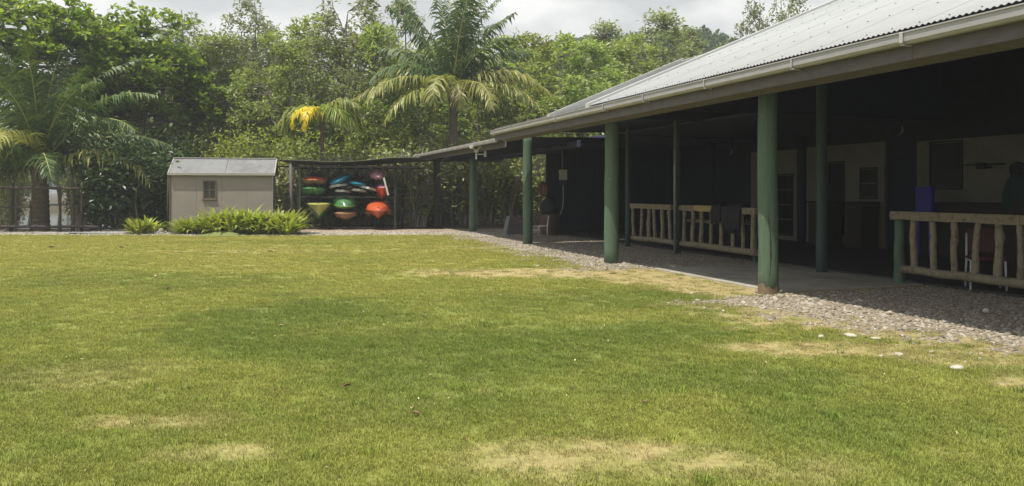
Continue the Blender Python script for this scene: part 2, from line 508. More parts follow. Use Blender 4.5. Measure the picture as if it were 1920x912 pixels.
def lawn_fields(x, y):
    s = -ST * x + CT * y
    v = CT * x + ST * y
    n1 = fbm(x * .9, y * .9, 3)
    n2 = fbm(x * 3.1, y * 3.1, 11)
    edge = np.where(s < 9.9, 6.15 + (9.3 - s) * .36, 6.45 + sstep(15, 24, s) * .5)
    g = sstep(-.45, .45, v - edge + (n2 - .5) * 2.0 + (n1 - .5) * .8)
    path = sstep(9.9, 10.3, s) * (1 - sstep(14.0, 14.6, s))
    g = g * (1 - path)
    tanp = path * sstep(6.0, 6.9, v + (n2 - .5) * 1.0)
    g2 = sstep(27.8, 28.6, y + (n2 - .5) * 1.1)
    grav = np.maximum(g, g2)
    dry = np.zeros_like(x)
    for (cx, cy, rx, ry, k) in DRY:
        d = ((x - cx) / rx) ** 2 + ((y - cy) / ry) ** 2
        dry = np.maximum(dry, k * (1 - sstep(.25, 1.35, d + (n2 - .5) * 1.5)))
    dry = np.maximum(dry, tanp)
    dry = np.maximum(dry, .75 * sstep(-1.3, -.2, v - edge + (n2 - .5) * 2.4) * (s < 11) * (1 - sstep(8.8, 10.2, s)))
    dark = np.zeros_like(x)
    for (cx, cy, rx, ry, k) in DARK:
        d = ((x - cx) / rx) ** 2 + ((y - cy) / ry) ** 2
        dark = np.maximum(dark, k * (1 - sstep(.1, 1.5, d + (n1 - .5) * 1.8)))
    return grav, dry, dark, n1, n2
C_G = np.array((.245, .290, .064)); C_D = np.array((.165, .220, .044)); C_Y = np.array((.37, .36, .09))
C_T = np.array((.40, .315, .165)); C_S = np.array((.27, .22, .16))
def lawn_color(x, y):
    grav, dry, dark, n1, n2 = lawn_fields(x, y)
    yel = np.clip(.20 + .75 * sstep(8, 21, y) + (n1 - .5) * 1.0 + (n2 - .5) * .3 + .05, 0, 1)
    n3 = fbm(x * 8.3, y * 8.3, 29, 3)
    yel = np.clip(yel + (n3 - .5) * .6, 0, 1)
    dry = np.clip(dry * (1 + (n3 - .5) * 2.2), 0, 1)
    c = C_G * (1 - yel)[:, None] + C_Y * yel[:, None]
    c = c * (1 - dark)[:, None] + C_D * dark[:, None]
    c = c * (1 - dry * .85)[:, None] + C_T * (dry * .85)[:, None]
    return c, grav, dry

gx = np.arange(-32, 22.01, .16); gy = np.arange(-6, 33.01, .16)
XX, YY = np.meshgrid(gx, gy)
xf, yf = XX.ravel(), YY.ravel()
c, grav, dry = lawn_color(xf, yf)
c = c * (.62 + .22 * dry[:, None])
c = c * (1 - grav)[:, None] + C_S * grav[:, None]
nxg, nyg = len(gx), len(gy)
idx = np.arange(nxg * nyg).reshape(nyg, nxg)
faces = np.stack([idx[:-1, :-1], idx[:-1, 1:], idx[1:, 1:], idx[1:, :-1]], -1).reshape(-1, 4)
me = np_mesh('lawn', np.stack([xf, yf, np.zeros_like(xf)], -1), [faces], [M['lawn']])
ca = me.color_attributes.new('col', 'FLOAT_COLOR', 'POINT')
ca.data.foreach_set('color', np.concatenate([c, np.ones((len(c), 1))], 1).astype(np.float32).ravel())
tag(link('lawn', me), kind='structure')

def sheet(name, pts, mat, z, kind='structure'):
    me = bpy.data.meshes.new(name)
    me.from_pydata([(p[0], p[1], z) for p in pts], [], [tuple(range(len(pts)))])
    me.materials.append(mat)
    return tag(link(name, me), kind=kind)
# ground far around, with the river bed cut by the water lying in it on the left
gb = MB()
gb.add([(-900,-50,-.02),(900,-50,-.02),(900,33,-.02),(-900,33,-.02)], [(0,1,2,3)])
gb.add([(-13.5,33,-.02),(900,33,-.02),(900,1140,-.02),(-13.5,1140,-.02)], [(0,1,2,3)])
gb.add([(-900,33,-.02),(-13.5,33,-.02),(-13.5,34.5,-.95),(-900,34.5,-.95)], [(0,1,2,3)])
gb.add([(-13.5,33,-.02),(-13.5,1140,-.02),(-15,1140,-.95),(-15,34.5,-.95)], [(3,2,1,0)])
gb.add([(-900,74,-.95),(-15,74,-.95),(-15,76,.1),(-900,76,.1)], [(0,1,2,3)])
gb.add([(-900,76,.1),(-15,76,.1),(-15,1140,.1),(-900,1140,.1)], [(0,1,2,3)])
gb.build('ground', M['forest_floor'], kind='structure')
sheet('river_water', [(-900,33.3),(-13.9,33.3),(-14.3,75.8),(-900,75.8)], M['water'], -.45)

# concrete path into the building, a thin slab; and the dark floor inside
pb = MB()
pb.box((10.3, 7.82, -.1), (14.15, 10.75, .03), MBLD, .01)
tag(pb.build('path', M['concrete']), kind='structure')
fb = MB()
fb.box((-8, 10.8, -.1), (27.2, 25, .05), MBLD)
tag(fb.build('floor', M['floor_dark']), kind='structure')
# pale edging along the far left end of the lawn
eb = MB()
rnd = random.Random(4)
for i in range(12):
    x0 = -24 + i * .95
    eb.box((x0, 28.75 + rnd.uniform(-.03, .03), -.03), (x0 + .93, 28.97, .045 + rnd.uniform(0, .02)), bev=.015)
tag(eb.build('edging', M['edging']), kind='structure')
# low grassy mound before the plants
mv, mf = [], []
for r in range(6):
    for k in range(20):
        a = 2 * math.pi * k / 20
        q = r / 5
        mv.append((-10.1 + .95 * q * math.cos(a), 27.75 + .5 * q * math.sin(a), .13 * (1 - q * q) ** 1.5 * (1 + .15 * math.sin(3 * a)) - .004 * (r == 5)))
for r in range(5):
    for k in range(20):
        j = (k + 1) % 20
        mf.append((r*20+k, r*20+20+k, r*20+20+j, r*20+j))
mb = MB(); mb.add(mv, mf, True)
mo = mb.build('grass_mound', material('mound_turf', (.10,.14,.035), .95, (.17,.19,.06), 20, bump=.8, bscale=60))
tag(mo, kind='structure')

# ------------------------------------------------------------------ scattered instances (grass, gravel)
def scatter(name, proto_v, proto_faces, pts, col, scl, rot, mat, kind='stuff'):
    nv = len(proto_v)
    allv = np.concatenate([proto_v, pts])
    me = np_mesh(name, allv, proto_faces, [mat], smooth=False)
    def at(nm, typ, data, key='value'):
        a = me.attributes.new(nm, typ, 'POINT')
        a.data.foreach_set(key, data.ravel())
    isp = np.zeros(len(allv), dtype=bool); isp[nv:] = True
    at('is_pt', 'BOOLEAN', isp)
    pad = lambda d, w: np.concatenate([np.ones((nv, w)), d.reshape(len(pts), w)]).astype(np.float32)
    at('scl', 'FLOAT', pad(scl, 1))
    at('rot', 'FLOAT_VECTOR', pad(rot, 3), 'vector')
    a = me.attributes.new('col', 'FLOAT_COLOR', 'POINT')
    a.data.foreach_set('color', pad(np.concatenate([col, np.ones((len(col), 1))], 1), 4).ravel())
    o = link(name, me, kind=kind)
    g = bpy.data.node_groups.new(name + '_nodes', 'GeometryNodeTree')
    g.interface.new_socket('Geometry', in_out='INPUT', socket_type='NodeSocketGeometry')
    g.interface.new_socket('Geometry', in_out='OUTPUT', socket_type='NodeSocketGeometry')
    gi = g.nodes.new('NodeGroupInput'); go = g.nodes.new('NodeGroupOutput')
    sep = N(g, 'GeometryNodeSeparateGeometry', domain='POINT')
    na = N(g, 'GeometryNodeInputNamedAttribute', data_type='BOOLEAN'); na.inputs[0].default_value = 'is_pt'
    ns = N(g, 'GeometryNodeInputNamedAttribute', data_type='FLOAT'); ns.inputs[0].default_value = 'scl'
    nr = N(g, 'GeometryNodeInputNamedAttribute', data_type='FLOAT_VECTOR'); nr.inputs[0].default_value = 'rot'
    ip = g.nodes.new('GeometryNodeInstanceOnPoints')
    er = g.nodes.new('FunctionNodeEulerToRotation')
    def o_(n, nm='Attribute'):
        return [q for q in n.outputs if q.name == nm and q.enabled][0]
    g.links.new(gi.outputs[0], sep.inputs['Geometry'])
    g.links.new(o_(na), sep.inputs['Selection'])
    g.links.new(sep.outputs['Selection'], ip.inputs['Points'])
    g.links.new(sep.outputs['Inverted'], ip.inputs['Instance'])
    g.links.new(o_(nr), er.inputs[0])
    g.links.new(er.outputs[0], ip.inputs['Rotation'])
    g.links.new(o_(ns), ip.inputs['Scale'])
    g.links.new(ip.outputs['Instances'], go.inputs[0])
    md = o.modifiers.new('scatter', 'NODES')
    md.node_group = g
    return o

rng = np.random.default_rng(7)
def make_tuft(n, rad, h, w):
    vs, f3 = [], []
    for i in range(n):
        a = rng.uniform(0, 2 * np.pi); r = rad * np.sqrt(rng.uniform())
        bx, by = r * np.cos(a), r * np.sin(a)
        hh = h * rng.uniform(.5, 1.1)
        la = rng.uniform(0, 2 * np.pi); ln = hh * rng.uniform(.2, 1.1)
        da = rng.uniform(0, 2 * np.pi); dx, dy = np.cos(da) * w / 2, np.sin(da) * w / 2
        k = len(vs)
        mxx, myy = bx + np.cos(la) * ln * .35, by + np.sin(la) * ln * .35
        vs += [(bx - dx, by - dy, -.005), (bx + dx, by + dy, -.005), (mxx - dx * .8, myy - dy * .8, hh * .6), (mxx + dx * .8, myy + dy * .8, hh * .6),
               (bx + np.cos(la) * ln, by + np.sin(la) * ln, hh)]
        f3 += [(k, k+1, k+3), (k, k+3, k+2), (k+2, k+3, k+4)]
    return np.array(vs), [np.array(f3)]
bands = [(3.3, 6, 360, .9), (6, 9, 240, .98), (9, 14, 135, 1.1), (14, 20, 75, 1.25), (20, 29, 40, 1.45)]
GP, GS = [], []
for (a, b, dens, sc) in bands:
    x0, x1 = -.72 * b - 1.0, .72 * b + 1.0
    n = int((x1 - x0) * (b - a) * dens)
    x = rng.uniform(x0, x1, n); y = rng.uniform(a, b, n)
    k = np.abs(x) < .70 * y + 1.0
    GP.append(np.stack([x[k], y[k]], -1)); GS.append(np.full(k.sum(), sc))
gp = np.concatenate(GP); gs = np.concatenate(GS)
gcol, ggrav, gdry = lawn_color(gp[:, 0], gp[:, 1])
vv = CT * gp[:, 0] + ST * gp[:, 1]
keep = (rng.uniform(size=len(gp)) > ggrav * .985) & (rng.uniform(size=len(gp)) > gdry * .74) & ((vv < 7.75))
gp, gs, gcol, gdry = gp[keep], gs[keep], gcol[keep], gdry[keep]
u = rng.uniform(size=len(gp))
gcol = gcol * (.82 + .36 * rng.uniform(size=(len(gp), 1)))
straw = u < .05 + gdry * .22
gcol[straw] = gcol[straw] * .4 + np.array((.38, .33, .15)) * .6
tv, tf = make_tuft(50, .10, .027, .0042)
rot = np.zeros((len(gp), 3)); rot[:, 2] = rng.uniform(0, 6.28, len(gp))
scatter('grass', tv, tf, np.concatenate([gp, np.zeros((len(gp), 1))], 1), gcol, gs * rng.uniform(.7, 1.25, len(gp)) * (1 - .4 * gdry), rot, M['blade'])

# taller weedy tufts here and there in the turf
kw = rng.uniform(size=len(gp)) < .010
tv2, tf2 = make_tuft(34, .06, .060, .006)
rot2 = np.zeros((int(kw.sum()), 3)); rot2[:, 2] = rng.uniform(0, 6.28, int(kw.sum()))
scatter('weeds', tv2, tf2, np.concatenate([gp[kw], np.zeros((int(kw.sum()), 1))], 1), gcol[kw] * np.array((.75, .9, .7)), rng.uniform(.5, 1.1, int(kw.sum())), rot2, M['blade'])

# gravel
def pebble_proto():
    t = (1 + 5 ** .5) / 2
    v = np.array([(-1,t,0),(1,t,0),(-1,-t,0),(1,-t,0),(0,-1,t),(0,1,t),(0,-1,-t),(0,1,-t),(t,0,-1),(t,0,1),(-t,0,-1),(-t,0,1)], float)
    v /= np.linalg.norm(v[0])
    v *= rng.uniform(.8, 1.15, (12, 1)); v[:, 2] *= .6; v[:, 0] *= 1.25
    f = np.array([(0,11,5),(0,5,1),(0,1,7),(0,7,10),(0,10,11),(1,5,9),(5,11,4),(11,10,2),(10,7,6),(7,1,8),(3,9,4),(3,4,2),(3,2,6),(3,6,8),(3,8,9),(4,9,5),(2,4,11),(6,2,10),(8,6,7),(9,8,1)])
    return v, [f]
def gravel(name, x, y, smin, smax, pale=.5):
    _, gm, dr, _, _ = lawn_fields(x, y)[0:5] if False else (None, *lawn_fields(x, y)[0:2], None, None)
    k = rng.uniform(size=len(x)) < np.maximum(gm, dr * .05)
    v = CT * x + ST * y; s = -ST * x + CT * y
    k &= ~((s > 10.25) & (s < 14.2) & (v > 6.5) & (v < 10.8)) & (v < 10.8)
    x, y = x[k], y[k]; n = len(x)
    sz = np.exp(rng.uniform(np.log(smin), np.log(smax), n))
    tone = rng.uniform(.6, 1.25, (n, 1))
    base = np.where(rng.uniform(size=(n, 1)) < pale, np.array([[.32, .29, .24]]), np.array([[.235, .205, .16]]))
    r = rng.uniform(0, 6.28, (n, 3)) * np.array([[.06, .06, 1]])
    pv, pf = pebble_proto()
    scatter(name, pv, pf, np.stack([x, y, sz * .15], -1), base * tone, sz, r, M['pebble'])
n = 90000
sv = np.stack([rng.uniform(3.5, 26, n), rng.uniform(5.6, 10.8, n)], -1)
# denser where it shows large
gravel('gravel', CT * sv[:, 1] - ST * sv[:, 0], ST * sv[:, 1] + CT * sv[:, 0], .006, .024)
n = 2600
sv = np.stack([rng.uniform(4.5, 22, n), 5.3 + rng.uniform(0, 1, n) ** .8 * 3.2], -1)
gravel('loose_stones', CT * sv[:, 1] - ST * sv[:, 0], ST * sv[:, 1] + CT * sv[:, 0], .016, .045, .8)
n = 1500
lx = rng.uniform(-16, 7, n); ly = rng.uniform(3.6, 27.5, n)
kl = (np.abs(lx) < .7 * ly + .5) & (CT * lx + ST * ly < 7)
lx, ly = lx[kl], ly[kl]; n = len(lx)
lc = np.where(rng.uniform(size=(n, 1)) < .6, np.array([[.13, .075, .035]]), np.array([[.42, .36, .2]])) * rng.uniform(.6, 1.3, (n, 1))
pv, pf = pebble_proto(); pv = pv * np.array((1.2, .5, .35))
lr = rng.uniform(0, 6.28, (n, 3)) * np.array([[.08, .08, 1]])
scatter('leaf_litter', pv, pf, np.stack([lx, ly, np.full(n, .02)], -1), lc, rng.uniform(.006, .017, n), lr, M['pebble'])
n = 26000
gravel('gravel_bed', rng.uniform(-22, 1.5, n), rng.uniform(27.2, 30.5, n), .015, .05, .75)

# ------------------------------------------------------------------ the open-sided building
def adopt(o, parent):
    """o was built in world coordinates"""
    o.parent = parent
    o.matrix_parent_inverse = Matrix.LocRotScale(parent.location, parent.rotation_euler, None).inverted()
    return o
def wpart(mb, name, mat, parent, kind=None):
    return adopt(mb.build(name, mat, None, kind), parent)
def log(mb, p0, p1, r0, r1, n=14, seg=6, wob=.006, rnd=random):
    p0, p1 = Vector(p0), Vector(p1)
    pts, rr = [], []
    for i in range(seg + 1):
        t = i / seg
        o = Vector((rnd.uniform(-1, 1), rnd.uniform(-1, 1), 0)) * wob
        if (p1 - p0).normalized().z < .5: o = Vector((0, 0, rnd.uniform(-1, 1) * wob)) + o
        pts.append(p0.lerp(p1, t) + (o if 0 < i < seg else Vector()))
        rr.append((r0 + (r1 - r0) * t) * rnd.uniform(.975, 1.03))
    mb.tube(pts, rr, n)
    return mb

rnd = random.Random(21)
bld = thing('open_sided_building', 'long open-sided building with pale corrugated roof, white gutter and round green posts beside the lawn',
            'building', W(8, 11, 0))
EV, EZ, TP = 6.77, 3.315, .42          # eave line, roof height there, tangent of the pitch
def corrugated(s_w, v0, z0, v1, z1, amp=.0085, pitch=.076, thick=.006, screws=True, roll=0.0):
    """one sheet, local: x along the eave, y up the slope (horizontal), z"""
    nc = int(round(s_w / pitch)) * 8
    xs = np.linspace(0, s_w, nc + 1)
    zs = amp * np.cos(xs / pitch * 2 * np.pi)
    st = [(v0, z0), (v1, z1)]
    if roll:
        st = [(v0 - roll * math.cos(a), z0 - roll * (1 - math.sin(a))) for a in (0, .4, .8, 1.2, 1.57)] + [(v1, z1)]
    vs, fs, fm = [], [], []
    m = len(xs)
    for top in (1, 0):
        for (v, z) in st:
            vs += [(x, v, z + zz - (0 if top else thick)) for x, zz in zip(xs, zs)]
    k = len(st)
    for r in range(k - 1):
        for i in range(m - 1):
            a = r * m + i
            fs.append((a, a + 1, a + m + 1, a + m)); fm.append(0)
            b = a + k * m
            fs.append((b, b + m, b + m + 1, b + 1)); fm.append(1)
    for i in range(m - 1):
        fs.append((i, i + k * m, i + k * m + 1, i + 1)); fm.append(0)
        a = (k - 1) * m + i
        fs.append((a, a + 1, a + 1 + k * m, a + k * m)); fm.append(0)
    if screws:
        sl = (z1 - z0) / (v1 - v0)
        for j, vv_ in enumerate(np.arange(v0 + .12, v1, 1.15)):
            for i in range(1, int(s_w / pitch), 5):
                x = pitch * (i + (j % 2)); z = z0 + (vv_ - v0) * sl + amp
                o = len(vs); q = .011
                vs += [(x-q, vv_-q, z-.004), (x+q, vv_-q, z-.004), (x+q, vv_+q, z-.004), (x-q, vv_+q, z-.004), (x, vv_, z + .012)]
                for a, b in ((0, 1), (1, 2), (2, 3), (3, 0)):
                    fs.append((o + a, o + b, o + 4)); fm.append(2)
    me = bpy.data.meshes.new('roof_sheet')
    me.from_pydata(vs, [], fs)
    me.polygons.foreach_set('material_index', fm)
    me.polygons.foreach_set('use_smooth', [True] * len(fs))
    me.update()
    return me
def lay_sheets(name, me, s_start, count, step, parent, mats, lab=None, dz=.0):
    for m in mats: me.materials.append(m)
    for i in range(count):
        o = bpy.data.objects.new(name, me)
        COL.objects.link(o)
        o.matrix_world = MBLD @ Matrix.Translation((s_start + i * step, 0, dz + (.0015 if i % 2 else 0)))
        o.parent = parent
        o.matrix_parent_inverse = Matrix.Translation(-Vector(parent.location))
        if lab: o['label'] = lab
RT = 15.8 - EV
me = corrugated(.80, EV, EZ, EV + RT, EZ + RT * TP)
lay_sheets('roof_sheet', me, -3.3, 24, .76, bld, [M['roof_new'], M['underside'], M['steel_dark']])
me = corrugated(.80, EV, EZ - .03, EV + 3.5, EZ - .03 + 3.5 * TP)
lay_sheets('roof_sheet', me, 14.96, 3, .735, bld, [M['roof_old'], M['underside'], M['steel_dark']], 'older grey roof sheet')
me = corrugated(.80, EV + .02, EZ - .045, 11.3, EZ + .03, screws=False, amp=.012)
lay_sheets('roof_sheet', me, 17.17, 6, .74, bld, [M['roof_rusty'], M['underside'], M['steel_dark']], 'stained low roof sheet')
b = MB()
b.add([MBLD @ Vector(p) for p in [(-3.3, 15.8, EZ+RT*TP), (15, 15.8, EZ+RT*TP), (15, 25, 3.4), (-3.3, 25, 3.4), (-3.3, 15.8, EZ+RT*TP-.05), (15, 15.8, EZ+RT*TP-.05), (15, 25, 3.35), (-3.3, 25, 3.35)]],
      [(0,1,2,3), (7,6,5,4), (0,4,5,1), (1,5,6,2), (2,6,7,3), (3,7,4,0)])
wpart(b, 'rear_roof', M['roof_old'], bld)
b = MB(); b.box((-3.3, 15.62, EZ+RT*TP-.02), (15.06, 15.98, EZ+RT*TP+.05), MBLD, .02)
wpart(b, 'ridge_cap', M['trim_white'], bld)
b = MB(); b.box((15.06, 10.25, EZ-.03+3.45*TP-.03), (17.3, 10.5, EZ-.03+3.45*TP+.035), MBLD, .02)
wpart(b, 'ridge_cap', M['trim_white'], bld)
# rear slope of the small extension, closed ceilings and end walls
b = MB()
b.add([MBLD @ Vector(p) for p in [(15, 10.35, EZ+3.5*TP-.06), (17.2, 10.35, EZ+3.5*TP-.06), (17.2, 13.8, 3.4), (15, 13.8, 3.4), (15, 10.35, EZ+3.5*TP-.1), (17.2, 10.35, EZ+3.5*TP-.1), (17.2, 13.8, 3.36), (15, 13.8, 3.36)]],
      [(0,1,2,3), (7,6,5,4), (0,4,5,1), (1,5,6,2), (2,6,7,3), (3,7,4,0)])
wpart(b, 'rear_roof', M['roof_old'], bld)
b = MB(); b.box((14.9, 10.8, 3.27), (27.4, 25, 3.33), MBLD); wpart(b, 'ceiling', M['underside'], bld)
b = MB()
for (sa, tops) in ((14.9, [(6.95, 3.40), (15.8, EZ+RT*TP-.08), (25, 3.3)]), (17.1, [(6.95, 3.36), (10.3, EZ+3.5*TP-.12), (13.7, 3.32)])):
    pts = [(sa, tops[0][0], 3.28), (sa, tops[2][0], 3.28), (sa, tops[1][0], tops[1][1])]
    q = [MBLD @ Vector(p) for p in pts] + [MBLD @ Vector((p[0] - .05, p[1], p[2])) for p in pts]
    b.add(q, [(0,1,2), (5,4,3), (0,3,4,1), (1,4,5,2), (2,5,3,0)])
wpart(b, 'gable_wall', M['wall_dark'], bld)
# verge trims lying along the slope
def verge(s, v0, v1, dz, w=.10):
    b = MB()
    pts = []
    for v in (v0, v1):
        z = EZ + dz + (v - EV) * TP
        pts += [(s - w, v, z - .06), (s + w, v, z - .06), (s + w, v, z + .06), (s - w, v, z + .06)]
    q = [MBLD @ Vector(p) for p in pts]
    b.add(q, [(0,1,2,3), (7,6,5,4), (0,4,5,1), (1,5,6,2), (2,6,7,3), (3,7,4,0)])
    return b
wpart(verge(14.97, EV - .02, 15.8, 0), 'verge_trim', M['trim_white'], bld)
wpart(verge(17.18, EV - .02, 10.3, -.03, .06), 'verge_trim', M['trim_white'], bld)
# rafters and purlins under the roof
for i in range(20):
    s = -2.9 + i * .93
    b = MB()
    pts = []
    for v in (6.95, 15.75):
        z = EZ + (v - EV) * TP
        pts += [(s, v, z - .17), (s + .05, v, z - .17), (s + .05, v, z - .035), (s, v, z - .035)]
    b.add([MBLD @ Vector(p) for p in pts], [(0,1,2,3), (7,6,5,4), (0,4,5,1), (1,5,6,2), (2,6,7,3), (3,7,4,0)])
    wpart(b, 'rafter', M['underside'], bld)
for v in (7.6, 9.2, 11.0, 12.8):
    b = MB(); z = EZ + (v - EV) * TP
    b.box((-3, v, z - .30), (14.9, v + .06, z - .175), MBLD); wpart(b, 'purlin', M['underside'], bld)
# fascia boards and gutter lengths
SE = 21.6
cuts = [-3.3, S(1690, 6.72), S(1484, 6.72), S(1320, 6.72), S(1205, 6.72), S(1130, 6.72), S(1040, 6.72), SE]
for i in range(len(cuts) - 1):
    a, c_ = cuts[i] + .003, cuts[i + 1]
    prof = [(6.865, 3.265), (6.865, 3.15), (6.77, 3.145), (6.735, 3.175), (6.728, 3.255), (6.715, 3.262), (6.715, 3.275), (6.74, 3.275), (6.742, 3.185), (6.775, 3.16), (6.855, 3.165), (6.855, 3.265)]
    np_ = len(prof)
    b = MB()
    dz0 = rnd.uniform(-.004, .004)
    b.add([MBLD @ Vector((s, v, z + dz0)) for s in (a, c_) for v, z in prof],
          [(k, (k + 1) % np_, np_ + (k + 1) % np_, np_ + k) for k in range(np_)] + [tuple(range(np_)), tuple(range(2 * np_ - 1, np_ - 1, -1))])
    wpart(b, 'gutter', M['gutter'], bld)
    if i:
        b = MB()
        b.box((cuts[i] - (.022 if i == 1 else .010), 6.705, 3.15), (cuts[i] + (.022 if i == 1 else .010), 6.727, 3.27), MBLD, .005)
        b.box((cuts[i] - .016, 6.72, 3.125), (cuts[i] + .016, 6.86, 3.143), MBLD, .004)
        wpart(b, 'gutter_bracket', M['trim_white'] if i == 1 else M['gutter'], bld)
    b = MB()
    b.box((a, 6.872, 2.985 + rnd.uniform(-.005, .005)), (c_, 6.905, 3.34), MBLD, .004)
    wpart(b, 'fascia_board', M['fascia'], bld)
b = MB(); b.box((-3.3, 7.18, 2.99), (21.8, 7.36, 3.17), MBLD, .01)
wpart(b, 'eave_beam', M['fascia'], bld)
b = MB(); b.box((-3.3, 6.907, 3.0), (21.5, 7.18, 3.02), MBLD)
wpart(b, 'soffit_board', M['fascia'], bld)

# posts of the verandah
def round_post(px, py, wpx, ztop, mats, parent, name='post', seed=0, base=True):
    Y = EYE * F / (py - 358); X = Xat(px, Y); r = wpx / 2 * Y / F
    q = random.Random(seed)
    b = MB(); log(b, (X, Y, -.15), (X + q.uniform(-.02, .02), Y, ztop), r * 1.04, r * .97, 22, 8, .006, q)
    return wpart(b, name, mats, parent), X, Y, r
p1, X1, Y1, R1 = round_post(1440.5, 551, 36, 3.4, M['post_green'], bld, seed=1)
p1['label'] = 'nearest green post, split and bare at its foot'
round_post(1146, 494, 26.5, 3.4, M['post_green'], bld, seed=2)
round_post(989.5, 458, 18, 3.4, M['post_green'], bld, seed=3)
# the split running down the near post and its bare foot
b = MB()
q = random.Random(5)
pts, wd = [], []
for i in range(16):
    t = i / 15
    a = math.radians(-112 + 14 * math.sin(t * 3.0) + 7 * t)
    pts.append(Vector((X1 + (R1 * 1.005) * math.cos(a) + q.uniform(-.003, .003), Y1 + (R1 * 1.005) * math.sin(a), 1.28 - 1.12 * t)))
    wd.append(.003 + .012 * math.sin(math.pi * t) * q.uniform(.6, 1.2))
b.tube(pts, wd, 6)
adopt(b.build('split', M['crack']), bld)
b = MB()
vs = []
for k in range(24):
    a = 2 * math.pi * k / 24
    vs.append((X1 + R1 * 1.055 * math.cos(a), Y1 + R1 * 1.055 * math.sin(a), -.05))
for k in range(24):
    a = 2 * math.pi * k / 24
    vs.append((X1 + R1 * 1.052 * math.cos(a), Y1 + R1 * 1.052 * math.sin(a), .13 + .05 * math.sin(a * 2 + 1) + q.uniform(-.03, .06)))
b.add(vs, [(k, (k + 1) % 24, 24 + (k + 1) % 24, 24 + k) for k in range(24)], True)
adopt(b.build('post_foot', M['post_raw']), bld)
# inner posts
for px, py, w_, zt, mt, sd in ((1541, 513, 19, 4.7, 'post_shaded', 4), (1686, 533, 19, 1.10, 'post_green', 5), (1177, 463, 9, 4.6, 'post_shaded', 6), (1271, 476, 11, 4.6, 'post_shaded', 7), (1416, 492, 9, 1.06, 'post_green', 8)):
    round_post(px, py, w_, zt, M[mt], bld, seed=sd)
b = MB(); Xp, Yp = Xat(1265.5, 19.75), 19.75
b.tube([(Xp, Yp, 0), (Xp, Yp, 1.9), (Xp + .01, Yp, 3.9)], .035, 10); wpart(b, 'downpipe', M['steel_grey'], bld)
for px, v in ((1503, 15.2), (1075, 12.2), (1335, 15.4)):
    s = S(px, v); b = MB(); log(b, W(s, v, 0), W(s, v, 4.2 if s < 14.8 else 3.27), .12, .11, 14, 4)
    wpart(b, 'post', M['wall_dark'], bld)

# walls of the building
def wall(s0, s1, v0, v1, z0, z1, mat, name='wall', bev=0):
    b = MB(); b.box((s0, v0, z0), (s1, v1, z1), MBLD, bev)
    return wpart(b, name, mat, bld)
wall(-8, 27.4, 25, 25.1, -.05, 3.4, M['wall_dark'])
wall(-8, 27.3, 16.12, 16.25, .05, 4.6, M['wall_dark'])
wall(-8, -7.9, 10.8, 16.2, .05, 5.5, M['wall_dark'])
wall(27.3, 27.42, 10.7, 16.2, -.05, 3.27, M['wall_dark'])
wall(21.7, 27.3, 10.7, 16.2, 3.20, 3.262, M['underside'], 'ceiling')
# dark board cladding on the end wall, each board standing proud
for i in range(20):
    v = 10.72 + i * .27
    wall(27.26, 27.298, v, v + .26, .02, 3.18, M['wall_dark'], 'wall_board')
VW = 16.0
def on_wall(px0, px1, py0, py1, v=VW):
    s1, s0 = S(px0, v), S(px1, v)
    sm = (s0 + s1) / 2
    Ym = ST * v + CT * sm
    return s0, s1, Zat(py1, Ym), Zat(py0, Ym)
def wall_panel(px0, px1, z1, z0=.05):
    s1, s0 = S(px0, VW), S(px1, VW)
    return wall(s0, s1, VW, VW + .1, z0, z1, M['wall_cream'], 'wall_panel')
wall_panel(1408, 1494, 2.83); wall_panel(1512, 1658, 2.86); 
s1, s0 = S(1719, VW), S(1990, VW)
wall(s0, s1, VW, VW + .1, .05, 2.80, M['wall_cream'], 'wall_panel')
def leafed(name, px0, px1, py0, py1, cols, rows, v=VW - .03, label=None, pane='glass_dark'):
    s0, s1, z0, z1 = on_wall(px0, px1, py0, py1, v)
    fw = .05
    f = MB()
    f.box((s0, v, z0), (s0 + fw, v + .028, z1), MBLD); f.box((s1 - fw, v, z0), (s1, v + .028, z1), MBLD)
    f.box((s0 + fw, v, z1 - fw), (s1 - fw, v + .028, z1), MBLD); f.box((s0 + fw, v, z0), (s1 - fw, v + .028, z0 + fw), MBLD)
    o = wpart(f, name, M['frame_dark'], bld)
    if label: o['label'] = label
    cw, rh = (s1 - s0 - 2 * fw) / cols, (z1 - z0 - 2 * fw) / rows
    for i in range(cols):
        for j in range(rows):
            g = MB(); a = s0 + fw + i * cw; c2 = z0 + fw + j * rh
            g.box((a + .012, v + .012, c2 + .012), (a + cw - .012, v + .027, c2 + rh - .012), MBLD)
            go = g.build('pane', M[pane]); go.parent = o
    return o
leafed('door', 1455, 1486, 326, 442, 2, 4, label='dark glazed double door')
leafed('window', 1611, 1644, 314, 374, 2, 2)
leafed('window', 1742, 1804, 264, 356, 1, 1, label='large dark serving window')
leafed('door', 1552, 1583, 303, 440, 1, 1, label='dark panel put in for the shaded doorway opening')  # dark panel stands in for the shade of an open doorway
# counters before the wall
for px0, px1, zt in ((1513, 1545, 1.28), (1584, 1612, 1.28), (1722, 1990, 1.30)):
    s1, s0 = S(px0, 15.3), S(px1, 15.3)
    cb = thing('counter', {1513: 'dark narrow counter left of the doorway against the cream wall', 1584: 'short dark counter between doorway and small window', 1722: 'long dark serving counter under the big dark window'}[px0], 'counter', W((s0 + s1) / 2, 15.5, .05), AXZ)
    b = MB(); b.box((s0, 15.35, .05), (s1, 15.9, zt - .05), MBLD); wpart(b, 'body', M['dark_wood'], cb)
    b = MB(); b.box((s0 - .03, 15.28, zt - .05), (s1 + .03, 15.95, zt), MBLD, .008); wpart(b, 'counter_top', M['frame_dark'], cb)
